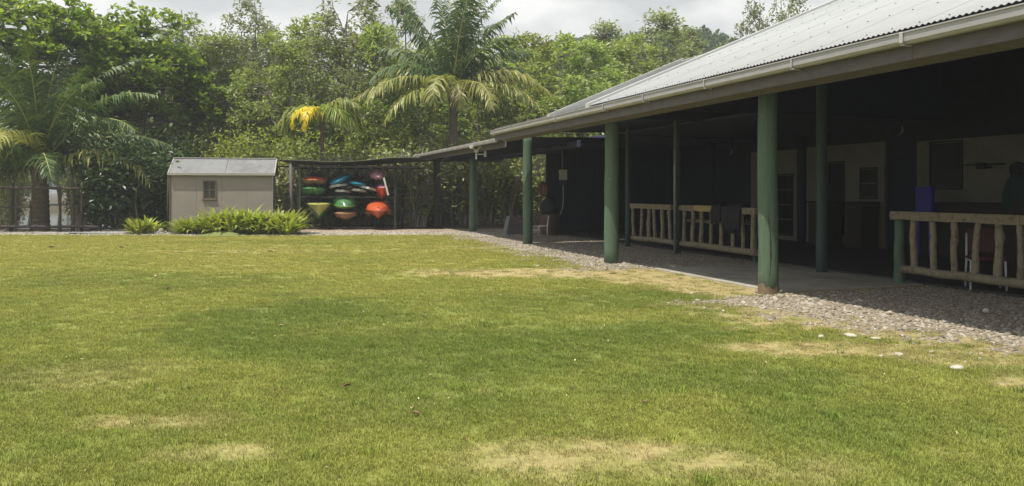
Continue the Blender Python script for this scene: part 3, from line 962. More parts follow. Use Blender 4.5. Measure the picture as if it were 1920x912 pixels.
# shelf line and small dark box on the right-hand panel
s0, s1, z0, z1 = on_wall(1810, 1880, 308, 310, 15.9)
b = MB(); b.box((s0, 15.8, z0), (s1, 15.995, z0 + .03), MBLD); sh = wpart(b, 'shelf', M['frame_dark'], bld)
s0, s1, z0, z1 = on_wall(1834, 1850, 307, 317, 15.8)
b = MB(); b.box((s0, 15.72, z0), (s1, 15.79, z0 + .14), MBLD, .01); b.box((s0 + .03, 15.79, z0 + .02), (s1 - .03, 15.995, z0 + .05), MBLD)
tag(b.build('wall_box', M['k_black']), 'small black box on the cream wall right of the serving window', 'box')
s0, s1, z0, z1 = on_wall(1716, 1746, 350, 400, 15.1)
b = MB(); b.box((s0, 15.1, .85), (s1, 15.22, z1), MBLD, .01); b.box((s0 + .05, 15.12, .05), (s0 + .10, 15.17, .85), MBLD); b.box((s1 - .10, 15.12, .05), (s1 - .05, 15.17, .85), MBLD)
tag(b.build('notice_board', M['blue_board']), 'deep blue standing board at the left end of the long counter', 'board')

# ------------------------------------------------------------------ log railings
def railing(name, label, spx0, spx1, pxs, v, segs, seed):
    q = random.Random(seed)
    sa, sb = S(spx0, v), S(spx1, v)
    t = thing('log_railing', label, 'railing', W((sa + sb) / 2, v, 0), AXZ)
    b = MB(); log(b, W(sa, v, .265), W(sb, v, .255), .068, .075, 10, 10, .012, q); wpart(b, 'bottom_rail', M['rail_wood'], t)
    for i, (pa, pb_, m_, zt) in enumerate(segs):
        a, c_ = S(pa, v), S(pb_, v)
        b = MB()
        n = 8
        hs = []
        for k in range(n + 1):
            s = a + (c_ - a) * k / n
            j = q.uniform(-.008, .008); h = q.uniform(-.008, .008)
            hs.append([(s, v - .075 + j, zt - .135 + h), (s, v + .075 + j, zt - .135 + h), (s, v + .085, zt - .06), (s, v + .07, zt), (s, v - .07 + j, zt), (s, v - .085 + j, zt - .05)])
        vs = [MBLD @ Vector(p) for r_ in hs for p in r_]
        fs = [(r_*6+k, r_*6+(k+1) % 6, r_*6+6+(k+1) % 6, r_*6+6+k) for r_ in range(n) for k in range(6)] + [tuple(range(6)), tuple(range(n*6+5, n*6-1, -1))]
        b.add(vs, fs)
        wpart(b, 'handrail', M[m_], t)
    for px in pxs:
        s = S(px, v)
        b = MB()
        r = q.uniform(.042, .058)
        pts, rr = [], []
        ox, oy = 0, 0
        for k in range(9):
            ox += q.uniform(-.011, .011); oy += q.uniform(-.008, .008)
            pts.append(W(s + ox, v + oy, .27 + .84 * k / 8)); rr.append(r * (1 + .18 * (q.random() ** 4) * q.choice((1, 1, 2)) - .01 * k))
        b.tube(pts, rr, 10)
        wpart(b, 'baluster', M['rail_wood'], t)
    return t
railing('log_railing', 'far log railing with dark cloths hung over it, between the thin posts', 1182, 1420,
        [1189, 1202, 1216, 1229, 1243, 1258, 1283, 1298, 1315, 1333, 1352, 1374, 1393, 1412], 10.4,
        [(1184, 1262, 'rail_wood', 1.215), (1272, 1304, 'rail_wood', 1.215), (1305, 1346, 'rail_yellow', 1.22), (1348, 1394, 'rail_wood', 1.21), (1396, 1420, 'rail_wood', 1.20)], 3)
railing('log_railing', 'near log railing at the right edge with squared top rail', 1692, 2150,
        [1714, 1750, 1790, 1828, 1873, 1913, 1962, 2020, 2080], 10.45, [(1675, 1918, 'rail_wood', 1.225), (1919, 2150, 'rail_wood', 1.22)], 9)

# cloths over the far railing
def draped(name, label, cat, px0, px1, v, ztop, front, back, mat, seed):
    q = random.Random(seed)
    a, c_ = S(px1, v), S(px0, v)
    path_ = [(v - .13, ztop - front, .01), (v - .15, ztop - front * .5, .05), (v - .12, ztop - .04, .04), (v, ztop + .04, .02), (v + .12, ztop - .05, .04), (v + .15, ztop - back, .05)]
    n = 12
    vs, fs = [], []
    for th in (0, .03):
        for i, (vv_, zz, am) in enumerate(path_):
            for k in range(n + 1):
                t = k / n
                s = a + (c_ - a) * (t + .03 * math.sin(7 * i))
                vs.append(MBLD @ Vector((s, vv_ + am * math.sin(t * 17 + i + seed) * .5 + (-th if vv_ < v else th), zz + q.uniform(-.02, .02) + (.06 * math.sin(t * 9 + seed) if i in (0, 5) else 0) + (th if i == 3 else 0))))
    m = n + 1; R = len(path_)
    for i in range(R - 1):
        for k in range(n):
            x = i * m + k
            fs += [(x, x + 1, x + m + 1, x + m), (x + R*m, x + R*m + m, x + R*m + m + 1, x + R*m + 1)]
    for k in range(n):
        fs += [(k, k + R*m, k + 1 + R*m, k + 1), ((R-1)*m + k, (R-1)*m + k + 1, (R-1)*m + k + 1 + R*m, (R-1)*m + k + R*m)]
    b = MB(); b.add(vs, fs, True)
    return tag(b.build(name, mat), label, cat)
draped('jacket', 'narrow black garment over the middle of the far log railing', 'clothing', 1344, 1361, 10.4, 1.25, .42, .3, M['black_cloth'], 1)
draped('jacket', 'wide black garment sagging over the far railing beside the nearest green post', 'clothing', 1367, 1398, 10.4, 1.23, .55, .3, M['black_cloth'], 6)
# table behind the far railing
s1, s0 = S(1290, 11.3), S(1376, 11.3)
tb = thing('log_table', 'low pale-edged table behind the far log railing', 'table', W((s0 + s1) / 2, 11.6, .05), AXZ)
b = MB(); b.box((s0, 11.25, .74), (s1, 11.95, .82), MBLD, .012); wpart(b, 'table_top', M['rail_wood'], tb)
for s in (s0 + .2, s1 - .2):
    for v in (11.35, 11.85):
        b = MB(); b.tube([W(s, v, .05), W(s, v, .745)], .045, 10); wpart(b, 'leg', M['dark_wood'], tb)

# chair with white tube legs behind the near railing
def tube_chair(name, label, loc, rz, seat_mat, sc=1.0):
    t = thing('chair', label, 'chair', loc, rz)
    k = sc
    for sx in (-1, 1):
        b = MB(); b.tube([(sx*.24*k, -.22*k, 0), (sx*.23*k, -.20*k, .44*k), (sx*.23*k, .2*k, .46*k)], .016, 8); b.build('leg', M['steel_white'], t)
        b = MB(); b.tube([(sx*.24*k, .25*k, 0), (sx*.23*k, .2*k, .45*k), (sx*.22*k, .27*k, .85*k)], .016, 8); b.build('leg', M['steel_white'], t)
    b = MB(); b.tube([(-.235*k, -.21*k, .16*k), (.235*k, -.21*k, .16*k)], .014, 8); b.build('stretcher', M['steel_white'], t)
    b = MB(); b.box((-.25*k, -.24*k, .45*k), (.25*k, .22*k, .50*k), bev=.018); b.build('seat', seat_mat, t)
    b = MB(); b.box((-.24*k, -.02, -.2*k), (.24*k, .02, .2*k), MX((0, .26*k, .74*k), rx=-.15), bev=.015); b.build('backrest', seat_mat, t)
    return t
tube_chair('chair', 'maroon chair on white tube legs behind the near log railing', W(S(1848, 10.95), 10.95, .05), AXZ - .7, M['maroon'])
# teal heap and steel jug behind the railing
def blob(mb, c, r, seed=0, n=10, m=7, amp=.12, M_=None):
    q = random.Random(seed); vs, fs = [], []
    ph = [q.uniform(0, 6) for _ in range(6)]
    for i in range(m + 1):
        t = math.pi * i / m
        for k in range(n):
            a = 2 * math.pi * k / n
            f = 1 + amp * (math.sin(2*a + ph[0] + t) + .6*math.sin(3*a + ph[1] - 2*t) + .5*math.sin(4*t + ph[2]))
            vs.append(Vector((c[0] + r[0]*f*math.sin(t)*math.cos(a), c[1] + r[1]*f*math.sin(t)*math.sin(a), c[2] + r[2]*math.cos(t)*(1 + amp*.4*math.sin(a+ph[3])))))
    if M_ is not None: vs = [M_ @ v_ for v_ in vs]
    for i in range(m):
        for k in range(n):
            j = (k + 1) % n
            fs.append((i*n+k, i*n+n+k, i*n+n+j, i*n+j))
    mb.add(vs, fs, True)
    return mb
s = S(1914, 13.0)
ck = thing('cloth_cover', 'dark teal cloth over a tall rounded stand behind the near railing', 'cloth', W(s, 13, .05), AXZ)
b = MB(); b.tube([W(s, 13, .05), W(s, 13, 1.4)], .2, 12); wpart(b, 'stand', M['dark_wood'], ck)
b = MB(); blob(b, W(s, 13, 1.40), (.20, .30, .58), 3, 22, 14, .13); wpart(b, 'cover', M['teal_cloth'], ck)
b = MB(); blob(b, W(s + .02, 13, 1.93), (.15, .2, .15), 5, 18, 10, .14); wpart(b, 'dark_top', M['black_cloth'], ck)
s = S(1876, 14.9)
b = MB(); b.tube([W(s, 15.5, 1.30), W(s, 15.5, 1.33), W(s, 15.5, 1.46), W(s, 15.5, 1.5), W(s, 15.5, 1.56)], [.06, .075, .07, .045, .05], 14); b.tube([W(s - .06, 15.5, 1.35), W(s - .13, 15.5, 1.40), W(s - .12, 15.5, 1.48), W(s - .06, 15.5, 1.5)], .01, 6)
tag(b.build('jug', material('shiny_steel', (.7, .7, .7), .12, (.6, .6, .6), 4, metal=1.0)), 'small shiny steel jug on the long dark counter', 'jug')

# pendants hanging under the roof
def pendant(px, py, v, label):
    s = S(px, v); Y = ST * v + CT * s; z = Zat(py, Y)
    t = thing('hanging_shell', label, 'ornament', W(s, v, z))
    b = MB(); vs = []; n = 9
    for k in range(n):
        a = k / (n - 1) * 2.4 - .5
        wq = .02 * math.sin(math.pi * (k + .5) / n) + .006
        c0 = Vector((.11 * math.cos(a) - .11, 0, -.12 * math.sin(a)))
        vs += [c0 + Vector((wq, -.012, 0)), c0 + Vector((0, .012, wq * .3)), c0 + Vector((-wq, -.012, 0))]
    fs = [(k*3+i, k*3+(i+1) % 3, k*3+3+(i+1) % 3, k*3+3+i) for k in range(n - 1) for i in range(3)] + [(0, 1, 2), (n*3-1, n*3-2, n*3-3)]
    b.add(vs, fs); b.build('shell', M['fascia'], t)
    zr = EZ + (v - EV) * TP - .1 - z
    b = MB(); b.tube([(0, 0, 0), (.01, 0, zr)], .006, 5, cap=True); b.build('cord', M['k_black'], t)
pendant(1692, 242, 11.2, 'pale curved ornament hung below the roof above the path')
pendant(1372, 283, 11.6, 'pale curved ornament hung above the far log railing')

# ------------------------------------------------------------------ lean-to at the far end
ln = thing('lean_to', 'low lean-to with stained corrugated roof at the far end of the long building', 'shelter', W(28, 9, 0))
LZ = 3.13
me = corrugated(.80, 7.22, LZ, 11.2, LZ + .06, screws=False, roll=.14)
lay_sheets('roof_sheet', me, 22.0, 16, .755, ln, [M['roof_rusty'], M['underside'], M['steel_dark']])
b = MB(); b.box((22.0, 7.32, 2.84), (34.1, 7.37, 3.08), MBLD, .01); wpart(b, 'fascia_board', M['fascia'], ln)
b = MB(); b.box((34.02, 7.375, 2.85), (34.08, 11.2, 3.12), MBLD, .01); wpart(b, 'end_board', M['fascia'], ln)
b = MB(); b.box((22.0, 9.6, 2.88), (34.0, 9.72, 3.08), MBLD, .01); wpart(b, 'beam', M['underside'], ln)
round_post(887, 434, 14.5, 3.05, M['post_green'], ln, seed=12)
round_post(819, 427, 11.5, 3.05, M['dark_wood'], ln, seed=13)
for i in range(9):
    s = 22.8 + i * 1.35
    b = MB(); b.box((s, 7.375, 2.95), (s + .05, 11.1, 3.09), MBLD); wpart(b, 'rafter', M['underside'], ln)
# lamp on the lean-to
lp = W(S(893, 7.2), 7.2, 0); Yl = lp.y
lt = thing('security_light', 'small pale twin lamp fixed on the lean-to edge above its green post', 'lamp', (lp.x, Yl, Zat(283, Yl)))
b = MB(); b.box((-.07, -.02, -.05), (.07, .10, .05), bev=.01); b.build('bracket', M['white_box'], lt)
for sx in (-1, 1):
    b = MB(); b.tube([(sx*.05, 0, .02), (sx*.12, -.02, .14), (sx*.16, -.16, .12)], [.025, .04, .065], 10); b.build('lamp_head', M['white_box'], lt)
b = MB(); b.box((-.03, -.02, -.28), (.03, .02, -.06), bev=.008); b.box((.25, -.02, -.2), (.33, .03, .0), bev=.01); b.box((.05, -.012, -.13), (.25, .012, -.10)); b.build('junction_box', M['white_box'], lt)

# things stored at the dark far end
Yq = 28.0
t = thing('electric_box', 'pale box hung on the dark end wall with a cable below', 'box', P(1056, 328, Yq + 1.1))
b = MB(); b.box((-.15, 0, -.19), (.15, .12, .19), bev=.015); b.build('casing', M['white_box'], t)
b = MB(); b.box((-.13, .0, -.37), (.13, .10, -.195), bev=.01); b.build('socket_panel', M['k_black'], t)
b = MB(); b.tube([(0, .05, -.37), (.01, .03, -.9), (-.02, .02, -1.2), (-.12, .0, -1.5)], .018, 6); b.build('cable', M['white_box'], t)
b = MB(); b.box((-.05, .03, .19), (-.02, .06, 1.3)); b.build('conduit', M['steel_grey'], t)
t = thing('life_jacket', 'dark red life jacket hung at the dark far end of the building', 'life jacket', P(1020, 355, Yq))
b = MB(); blob(b, (0, 0, 0), (.2, .10, .26), 8, 14, 8, .12); b.build('vest', M['maroon'], t)
b = MB(); b.box((-.03, -.13, -.2), (.0, -.10, .12)); b.box((.05, -.13, -.2), (.08, -.10, .1)); b.build('strap', M['k_tan'], t)
t = thing('tub', 'brown rounded tub on the ground at the dark far end', 'tub', (Xat(1030, Yq), Yq, 0.0))
b = MB(); b.tube([(0, 0, 0), (0, 0, .04), (0, 0, .7), (0, 0, .74)], [.26, .29, .38, .40], 18); b.build('bucket', M['brown_plastic'], t)
b = MB(); blob(b, (0, 0, .95), (.36, .3, .35), 9, 14, 8, .12); b.build('lid', M['black_cloth'], t)
t = thing('folding_stand', 'small white tube stand before the brown tub', 'stand', (Xat(1024, 27.3), 27.3, 0))
b = MB(); b.tube([(.05, 0, .0), (.04, 0, .3), (.09, 0, .72)], .022, 8); b.build('leg', M['steel_white'], t)
b = MB(); b.tube([(-.24, 0, .36), (.05, .02, .37)], .022, 8); b.build('arm', M['steel_white'], t)
b = MB(); b.tube([(-.24, .02, .36), (-.28, .3, .0)], .018, 8); b.build('leg', M['steel_white'], t)
t = MB(); t.box((-.07, -.02, 0), (.07, .02, .72), MX((Xat(945, 27.8), 27.8, -.02), 0, -.12, .22), .01)
tag(t.build('leaning_board', M['plank_grey']), 'pale board leaning low between the last green posts', 'board')
t = MB(); t.box((-.32, 0, 0), (.32, .3, .62), MX((Xat(968, 28.2), 28.2, -.01), .1), .02); t.box((-.34, -.02, .60), (.34, .32, .64), MX((Xat(968, 28.2), 28.2, -.01), .1), .01)
tag(t.build('crate', M['fascia']), 'grey squat crate in shade left of the slim green post', 'crate')

# ------------------------------------------------------------------ shed
SY = 29.7
sx0, sx1 = Xat(319, SY), Xat(503, SY)
sd = thing('garden_shed', 'small taupe shed with grey gable roof and one brown window', 'shed', ((sx0 + sx1) / 2, SY + 1.1, 0))
WT = Zat(326, SY); RG = Zat(299, SY + 1.0)
b = MB(); b.box((sx0 + .03, SY + .02, -.05), (sx1 - .03, SY + 1.98, WT)); wpart(b, 'wall', M['shed_wall'], sd)
for xg in (sx0 + .03, sx1 - .08):
    b = MB()
    q_ = [(xg, SY + .03, WT), (xg, SY + 1.97, WT), (xg, SY + 1.0, RG - .06), (xg + .05, SY + .03, WT), (xg + .05, SY + 1.97, WT), (xg + .05, SY + 1.0, RG - .06)]
    b.add(q_, [(0,2,1), (3,4,5), (0,1,4,3), (1,2,5,4), (2,0,3,5)]); wpart(b, 'gable', M['shed_wall'], sd)
# front panels with narrow joints
for i in range(4):
    w4 = (sx1 - sx0 - .06) / 4
    b = MB(); b.box((sx0 + .03 + i*w4 + .003, SY - .004, -.02), (sx0 + .03 + (i+1)*w4 - .003, SY + .018, WT - .01)); wpart(b, 'wall_board', M['shed_wall'], sd)
xm = Xat(417, SY)
for k, (ya, yb) in enumerate(((SY - .12, SY + 1.0), (SY + 2.12, SY + 1.0))):
    for (a, c_) in ((sx0 - .06, xm - .006), (xm + .006, sx1 + .10)):
        b = MB()
        ze = WT - .02
        b.add([(a, ya, ze), (c_, ya, ze), (c_, yb, RG), (a, yb, RG), (a, ya, ze + .04), (c_, ya, ze + .04), (c_, yb, RG + .04), (a, yb, RG + .04)],
              [(0,3,2,1), (4,5,6,7), (0,1,5,4), (1,2,6,5), (2,3,7,6), (3,0,4,7)] if k == 0 else [(0,1,2,3), (7,6,5,4), (4,5,1,0), (5,6,2,1), (6,7,3,2), (7,4,0,3)])
        wpart(b, 'roof_panel', M['shed_roof'], sd)
b = MB(); b.box((sx0 - .08, SY - .15, WT - .06), (sx1 + .12, SY - .122, WT + .04), bev=.005); wpart(b, 'eave_trim', M['shed_trim'], sd)
b = MB(); b.box((sx0 - .07, SY + .94, RG + .035), (sx1 + .11, SY + 1.06, RG + .065), bev=.008); wpart(b, 'ridge_cap', M['shed_trim'], sd)
b = MB(); b.tube([(Xat(422, SY+1.1), SY + 1.1, RG + .05), (Xat(422, SY+1.1), SY + 1.1, RG + .12)], [.07, .05], 10); wpart(b, 'vent_cap', M['k_black'], sd)
for xs_ in (sx0 - .05, sx1 + .09):
    b = MB(); b.add([(xs_ - .02, SY - .12, WT - .03), (xs_ + .02, SY - .12, WT - .03), (xs_ + .02, SY + 1.0, RG - .01), (xs_ - .02, SY + 1.0, RG - .01),
                     (xs_ - .02, SY - .12, WT + .045), (xs_ + .02, SY - .12, WT + .045), (xs_ + .02, SY + 1.0, RG + .065), (xs_ - .02, SY + 1.0, RG + .065)],
                    [(0,3,2,1), (4,5,6,7), (0,1,5,4), (1,2,6,5), (2,3,7,6), (3,0,4,7)])
    wpart(b, 'barge_board', M['shed_trim'], sd)
b = MB(); b.box((sx0 - .03, SY - .03, 0), (sx0 + .028, SY + .04, WT - .03), bev=.01); wpart(b, 'corner_strip', M['shed_frame'], sd)
b = MB(); b.box((sx1 - .025, SY - .02, 0), (sx1 + .02, SY + .04, WT - .03), bev=.01); wpart(b, 'corner_strip', M['shed_trim'], sd)
wx0, wx1, wz0, wz1 = Xat(377, SY), Xat(401, SY), Zat(374, SY), Zat(339, SY)
b = MB()
b.box((wx0, SY - .045, wz0), (wx0 + .05, SY - .005, wz1)); b.box((wx1 - .05, SY - .045, wz0), (wx1, SY - .005, wz1))
b.box((wx0 + .05, SY - .045, wz1 - .05), (wx1 - .05, SY - .005, wz1)); b.box((wx0 + .05, SY - .045, wz0), (wx1 - .05, SY - .005, wz0 + .05))
xc, zc = (wx0 + wx1) / 2, (wz0 + wz1) / 2
b.box((xc - .018, SY - .04, wz0 + .05), (xc + .018, SY - .008, wz1 - .05)); b.box((wx0 + .05, SY - .037, zc - .015), (xc - .018, SY - .008, zc + .015)); b.box((xc + .018, SY - .037, zc - .015), (wx1 - .05, SY - .008, zc + .015))
win = wpart(b, 'window', M['shed_frame'], sd)
for (a, c_) in ((wx0 + .05, xc - .018), (xc + .018, wx1 - .05)):
    for (e, f) in ((wz0 + .05, zc - .015), (zc + .015, wz1 - .05)):
        g = MB(); g.box((a + .001, SY - .016, e + .001), (c_ - .001, SY - .006, f - .001))
        go = g.build('pane', M['pane']); go.parent = win
g = MB(); g.box((wx0 - .03, SY - .07, wz0 - .035), (wx1 + .03, SY - .005, wz0 - .001), bev=.006); go = g.build('sill', M['shed_frame']); go.parent = win
# pipe up the left wall
b = MB(); b.tube([(sx0 - .09, SY + .05, -.05), (sx0 - .09, SY + .05, 1.1), (sx0 - .07, SY + .05, WT - .1)], .035, 8); wpart(b, 'downpipe', M['dark_wood'], sd)

sd.location = sd.location
bpy.context.view_layer.update()
_c = Vector((sx0, SY, 0)); _R = Matrix.Translation(_c) @ Matrix.Rotation(math.radians(12.5), 4, 'Z') @ Matrix.Translation(-_c)
sd.matrix_world = _R @ sd.matrix_world

# ------------------------------------------------------------------ kayak rack and boats
RY = 32.0
rk = thing('kayak_rack', 'dark open rack with two shelves and a sagging sheet roof, loaded with kayaks', 'rack', (Xat(650, RY), RY + 1.4, 0))
RZ0, RZ1 = Zat(418, RY) , Zat(367, RY)
cols = [562, 616, 682, 741]
for px in cols:
    for y in ((RY, RY + 2.2) if px in (562, 741) else (RY + 2.2,)):
        b = MB(); x = Xat(px, RY); b.box((x - .04, y - .04, -.05), (x + .04, y + .04, 2.65), bev=.008)
        wpart(b, 'upright', M['steel_dark'] if px != 562 else M['post_green'], rk)
for z in (.10, 1.33):
    for y in (RY, RY + 2.2):
        b = MB(); b.box((Xat(562, RY) + .045, y - .03, z - .035), (Xat(741, RY) - .045, y + .03, z), bev=.006); wpart(b, 'shelf_bar', M['steel_dark'], rk)
    for px in cols:
        b = MB(); x = Xat(px, RY); b.box((x - .025, RY + .045, z - .09), (x + .025, RY + 2.155, z - .052), bev=.005); wpart(b, 'side_bar', M['steel_dark'], rk)
b = MB(); b.tube([(Xat(547, RY - .3), RY - .3, -.05), (Xat(546, RY - .3), RY - .3, 1.2), (Xat(545, RY - .3), RY - .3, Zat(304, RY - .3))], .06, 10)
wpart(b, 'pole', M['fascia'], rk)
# sagging sheet roof
n = 28
vs, fs = [], []
xa, xb = Xat(512, RY - .4), Xat(788, RY - .4)
for th in (0, .022):
    for j in range(6):
        for i in range(n + 1):
            t = i / n
            sag = .10 * math.sin(math.pi * min(1, t * 1.25)) if t < .8 else 0
            z = Zat(300, RY) - sag + .08 * t - .03 * j * .5 + .02 * math.sin(9 * t + j)
            vs.append((xa + (xb - xa) * t, RY - .4 + j * .56, z - th))
m = n + 1
for j in range(5):
    for i in range(n):
        a = j * m + i
        fs += [(a, a + 1, a + m + 1, a + m), (a + 6*m, a + 7*m, a + 7*m + 1, a + 6*m + 1)]
for i in range(n): fs += [(i, i + 6*m, i + 6*m + 1, i + 1)]
b = MB(); b.add(vs, fs, True); wpart(b, 'roof_sheet', M['tarp'], rk)
for px in (547, 640, 741):
    b = MB(); x = Xat(px, RY); b.box((x - .03, RY - .3, 2.56), (x + .03, RY + 2.4, 2.62)); wpart(b, 'roof_bearer', M['steel_dark'], rk)
for y in (RY - .25, RY + 2.25):
    b = MB(); b.box((xa + .1, y - .03, 2.50), (xb - .2, y + .03, 2.558)); wpart(b, 'roof_beam', M['dark_wood'], rk)

def hull_part(L_, Wd, Hh, Hd, top, rocker=.10, flare=.85, n=18, m=8, vee=.3, tunnel=False, power=2.0, dome=False, wedge=False):
    """half a boat shell (hull when top is False) bow at -y"""
    vs, fs = [], []
    for i in range(n + 1):
        t = i / n * 2 - 1
        w = Wd / 2 * max(0.0, (1 - abs(t) ** power)) ** .72 + .012
        if wedge: w = Wd / 2 * ((1 + t) / 2) ** .55 + .012
        sh = rocker * abs(t) ** 2.6
        hh = (Hd if top else Hh) * (max(0.0, 1 - abs(t) ** 3.2) ** .6) + .01
        if wedge: hh = (Hd if top else Hh) * (.8 + .2 * ((1 + t) / 2) ** .6)
        for k in range(m + 1):
            a = math.pi * k / m
            x = math.cos(a)
            if top:
                z = math.sin(a) ** .8 * hh
                if abs(t) < .55 and not dome: z *= .75 + .25 * abs(x) if abs(x) > .5 else .6
            else:
                z = -(math.sin(a) ** .6) * hh * (1 - vee) - (1 - abs(x)) * hh * vee
                if tunnel and abs(x) < .3: z += hh * .38 * (1 - abs(x) / .3)
            vs.append((x * w, t * L_ / 2, sh + z))
    for i in range(n):
        for k in range(m):
            a = i * (m + 1) + k
            f = (a, a + 1, a + m + 2, a + m + 1)
            fs.append(f if not top else f[::-1])
    return vs, fs
SCK = 1.2
def kayak(label, loc, hull, deck, L_=3.4, Wd=.74, Hh=.2, Hd=.13, rz=0.2, pitch=0., roll=0., vee=.3, tunnel=False, rocker=.12, name='kayak', cat='kayak', cockpit=True, strap=False, power=2.0, dome=False, wedge=False):
    """loc = where the bow tip is"""
    R = Matrix.Rotation(rz, 4, 'Z') @ Matrix.Rotation(pitch, 4, 'X') @ Matrix.Rotation(roll, 4, 'Y')
    bow = R @ Vector((0, -L_ / 2, rocker))
    t = thing(name, label, cat, Vector(loc) - bow)
    t.rotation_euler = R.to_euler()
    t.scale = (SCK, 1, SCK)
    v_, f_ = hull_part(L_, Wd, Hh, Hd, False, rocker, vee=vee, tunnel=tunnel, power=power, wedge=wedge)
    b = MB(); b.add(v_, f_, True); b.build('hull', M[hull], t)
    v_, f_ = hull_part(L_, Wd, Hh, Hd, True, rocker, power=power, dome=dome, wedge=wedge)
    b = MB(); b.add(v_, f_, True); b.build('deck', M[deck], t)
    # rubbing strip round the seam
    pts = []
    for sgn in (1, -1):
        rng_ = range(19) if sgn == 1 else range(18, -1, -1)
        for i in rng_:
            u_ = i / 18 * 2 - 1
            w = Wd / 2 * max(0.0, (1 - abs(u_) ** power)) ** .72 + .016
            if wedge: w = Wd / 2 * ((1 + u_) / 2) ** .55 + .016
            pts.append((sgn * w, u_ * L_ / 2, rocker * abs(u_) ** 2.6 + .004))
    b = MB(); b.tube(pts, .013, 6); b.build('seam', M[hull], t)
    if cockpit:
        pts = [(.21 * math.cos(a), .55 * math.sin(a), Hd * .66 + .02) for a in np.linspace(0, 2 * math.pi, 21)]
        b = MB(); b.tube(pts, .016, 6, cap=False); b.build('cockpit_rim', M['k_black'], t)
        b = MB(); b.box((-.17, -.2, Hd * .5), (.17, .25, Hd * .66), bev=.02); b.box((-.17, .25, Hd * .5), (.17, .3, Hd + .15), bev=.01); b.build('seat', M['k_black'], t)
    b = MB(); b.tube([(-.04, -L_/2 + .17, rocker * .75 + Hd * .45), (0, -L_/2 + .10, rocker * .9 + .10), (.04, -L_/2 + .17, rocker * .75 + Hd * .45)], .009, 5); b.build('carry_handle', M['k_black'], t)
    if strap:
        b = MB(); b.box((-.03, -L_/2 - .01, -.35), (.03, -L_/2 + .02, .25), MX((.09, .02, .1), 0, 0, -.25)); b.build('strap', M['k_white'], t)
    return t
def bow(px, py, y=RY - .25): return P(px, py, y)
kayak('faded orange kayak end-on, topmost at the left of the rack', bow(588, 338), 'k_tan', 'k_orange', Wd=.84, Hh=.22, Hd=.16, tunnel=True, rocker=.02, power=6)
kayak('green kayak end-on directly under the faded orange one', bow(587, 354), 'k_green', 'k_green', Wd=.86, Hh=.28, Hd=.10, tunnel=True, rocker=.02, power=6)
kayak('bright blue kayak lying tilted on its side in the upper middle of the rack', bow(637, 339), 'k_blue', 'k_blue', Wd=.78, Hh=.15, Hd=.12, roll=math.radians(-24), rocker=.02, power=5, pitch=math.radians(4), dome=True, cockpit=False)
kayak('small blue kayak to the right of the tilted bright blue one', bow(671, 345), 'k_blue', 'k_blue', Wd=.62, Hh=.10, Hd=.10, roll=math.radians(9), rocker=.01, power=6)
def board(label, px, py, wpx, roll, mat='k_white', under='k_black', y=RY - .1):
    Wd = wpx * y / F; L_ = 3.1
    t = thing('paddle_board', label, 'paddle board', P(px, py, y + L_ / 2), 0)
    t.rotation_euler = (0, math.radians(roll), .2)
    t.location = P(px, py, y) + Vector((-math.sin(.2) * L_ / 2, math.cos(.2) * L_ / 2, 0))
    n = 14
    for (nm, z0, z1, mm) in (('board', 0, .09, mat), ('tail_pad', .092, .11, under)):
        b = MB(); vs = []; fs = []
        rr = range(n + 1)
        for z in (z0, z1):
            for i in rr:
                u_ = i / n * 2 - 1
                if nm == 'tail_pad': u_ = u_ * .45
                w = Wd / 2 * max(0, 1 - abs(u_) ** 4) ** .5 + .03
                if nm == 'tail_pad': w *= .7
                vs += [(-w, u_ * L_ / 2, z + .05 * u_ * u_), (w, u_ * L_ / 2, z + .05 * u_ * u_)]
        m = (n + 1) * 2
        for i in range(n):
            a = i * 2
            fs += [(a, a+2, a+3, a+1), (a+m, a+1+m, a+3+m, a+2+m), (a, a+m, a+2+m, a+2), (a+1, a+3, a+3+m, a+1+m)]
        fs += [(0, 1, 1+m, m), (m-2, 2*m-2, 2*m-1, m-1)]
        b.add(vs, fs); b.build(nm, M[mm], t)
    b = MB(); b.box((-.012, L_/2 - .45, -.16), (.012, L_/2 - .25, .0)); b.build('fin', M['k_black'], t)
    return t
board('pale paddle board just below the tilted blue kayak', 636, 352, 38, -7)
board('narrow pale paddle board lowest at the left of the board stack', 642, 362.5, 30, 3)
board('pale paddle board lowest in the middle of the board stack', 672, 361, 32, 7)
board('pale paddle board sloping down to the right of the board stack', 690, 357, 38, 14)
board('dark paddle board wedged in the middle of the board stack', 655, 356, 34, -2, 'k_black')
kayak('plum and white kayak end-on, topmost at the right of the rack', bow(710, 333), 'k_plum', 'k_plum', Wd=.60, Hh=.16, Hd=.28, rocker=.0, power=4, pitch=math.radians(5), dome=True, cockpit=False)
kayak('narrow red kayak with a white strap hung under the plum one', bow(718, 353), 'k_red', 'k_plum', Wd=.44, Hh=.42, Hd=.17, rocker=.0, vee=.55, strap=True, power=5, cockpit=False)
kayak('yellow kayak with sharp bow stacked at the lower left of the rack', bow(597, 384, RY - .5), 'k_yellow', 'k_yellow', L_=3.2, Wd=.86, Hh=.50, Hd=.05, pitch=math.radians(1), vee=.92, rocker=.0, power=3.2, cockpit=False)
kayak('green kayak with sharp bow directly under the yellow one, lower left', bow(597, 390, RY - .3), 'k_green', 'k_green', L_=3.2, Wd=.84, Hh=.48, Hd=.03, pitch=math.radians(1), vee=.92, rocker=.0, power=3.2, cockpit=False)
kayak('glossy green kayak end-on in the lower middle of the rack', bow(647, 388), 'k_lime', 'k_green', Wd=.86, Hh=.16, Hd=.36, rocker=.0, power=4, pitch=math.radians(6), dome=True, cockpit=False)
kayak('brown-orange kayak end-on under the glossy green one', bow(648, 401), 'k_tan', 'k_tan', Wd=.78, Hh=.26, Hd=.08, rocker=.0, power=5, tunnel=False)
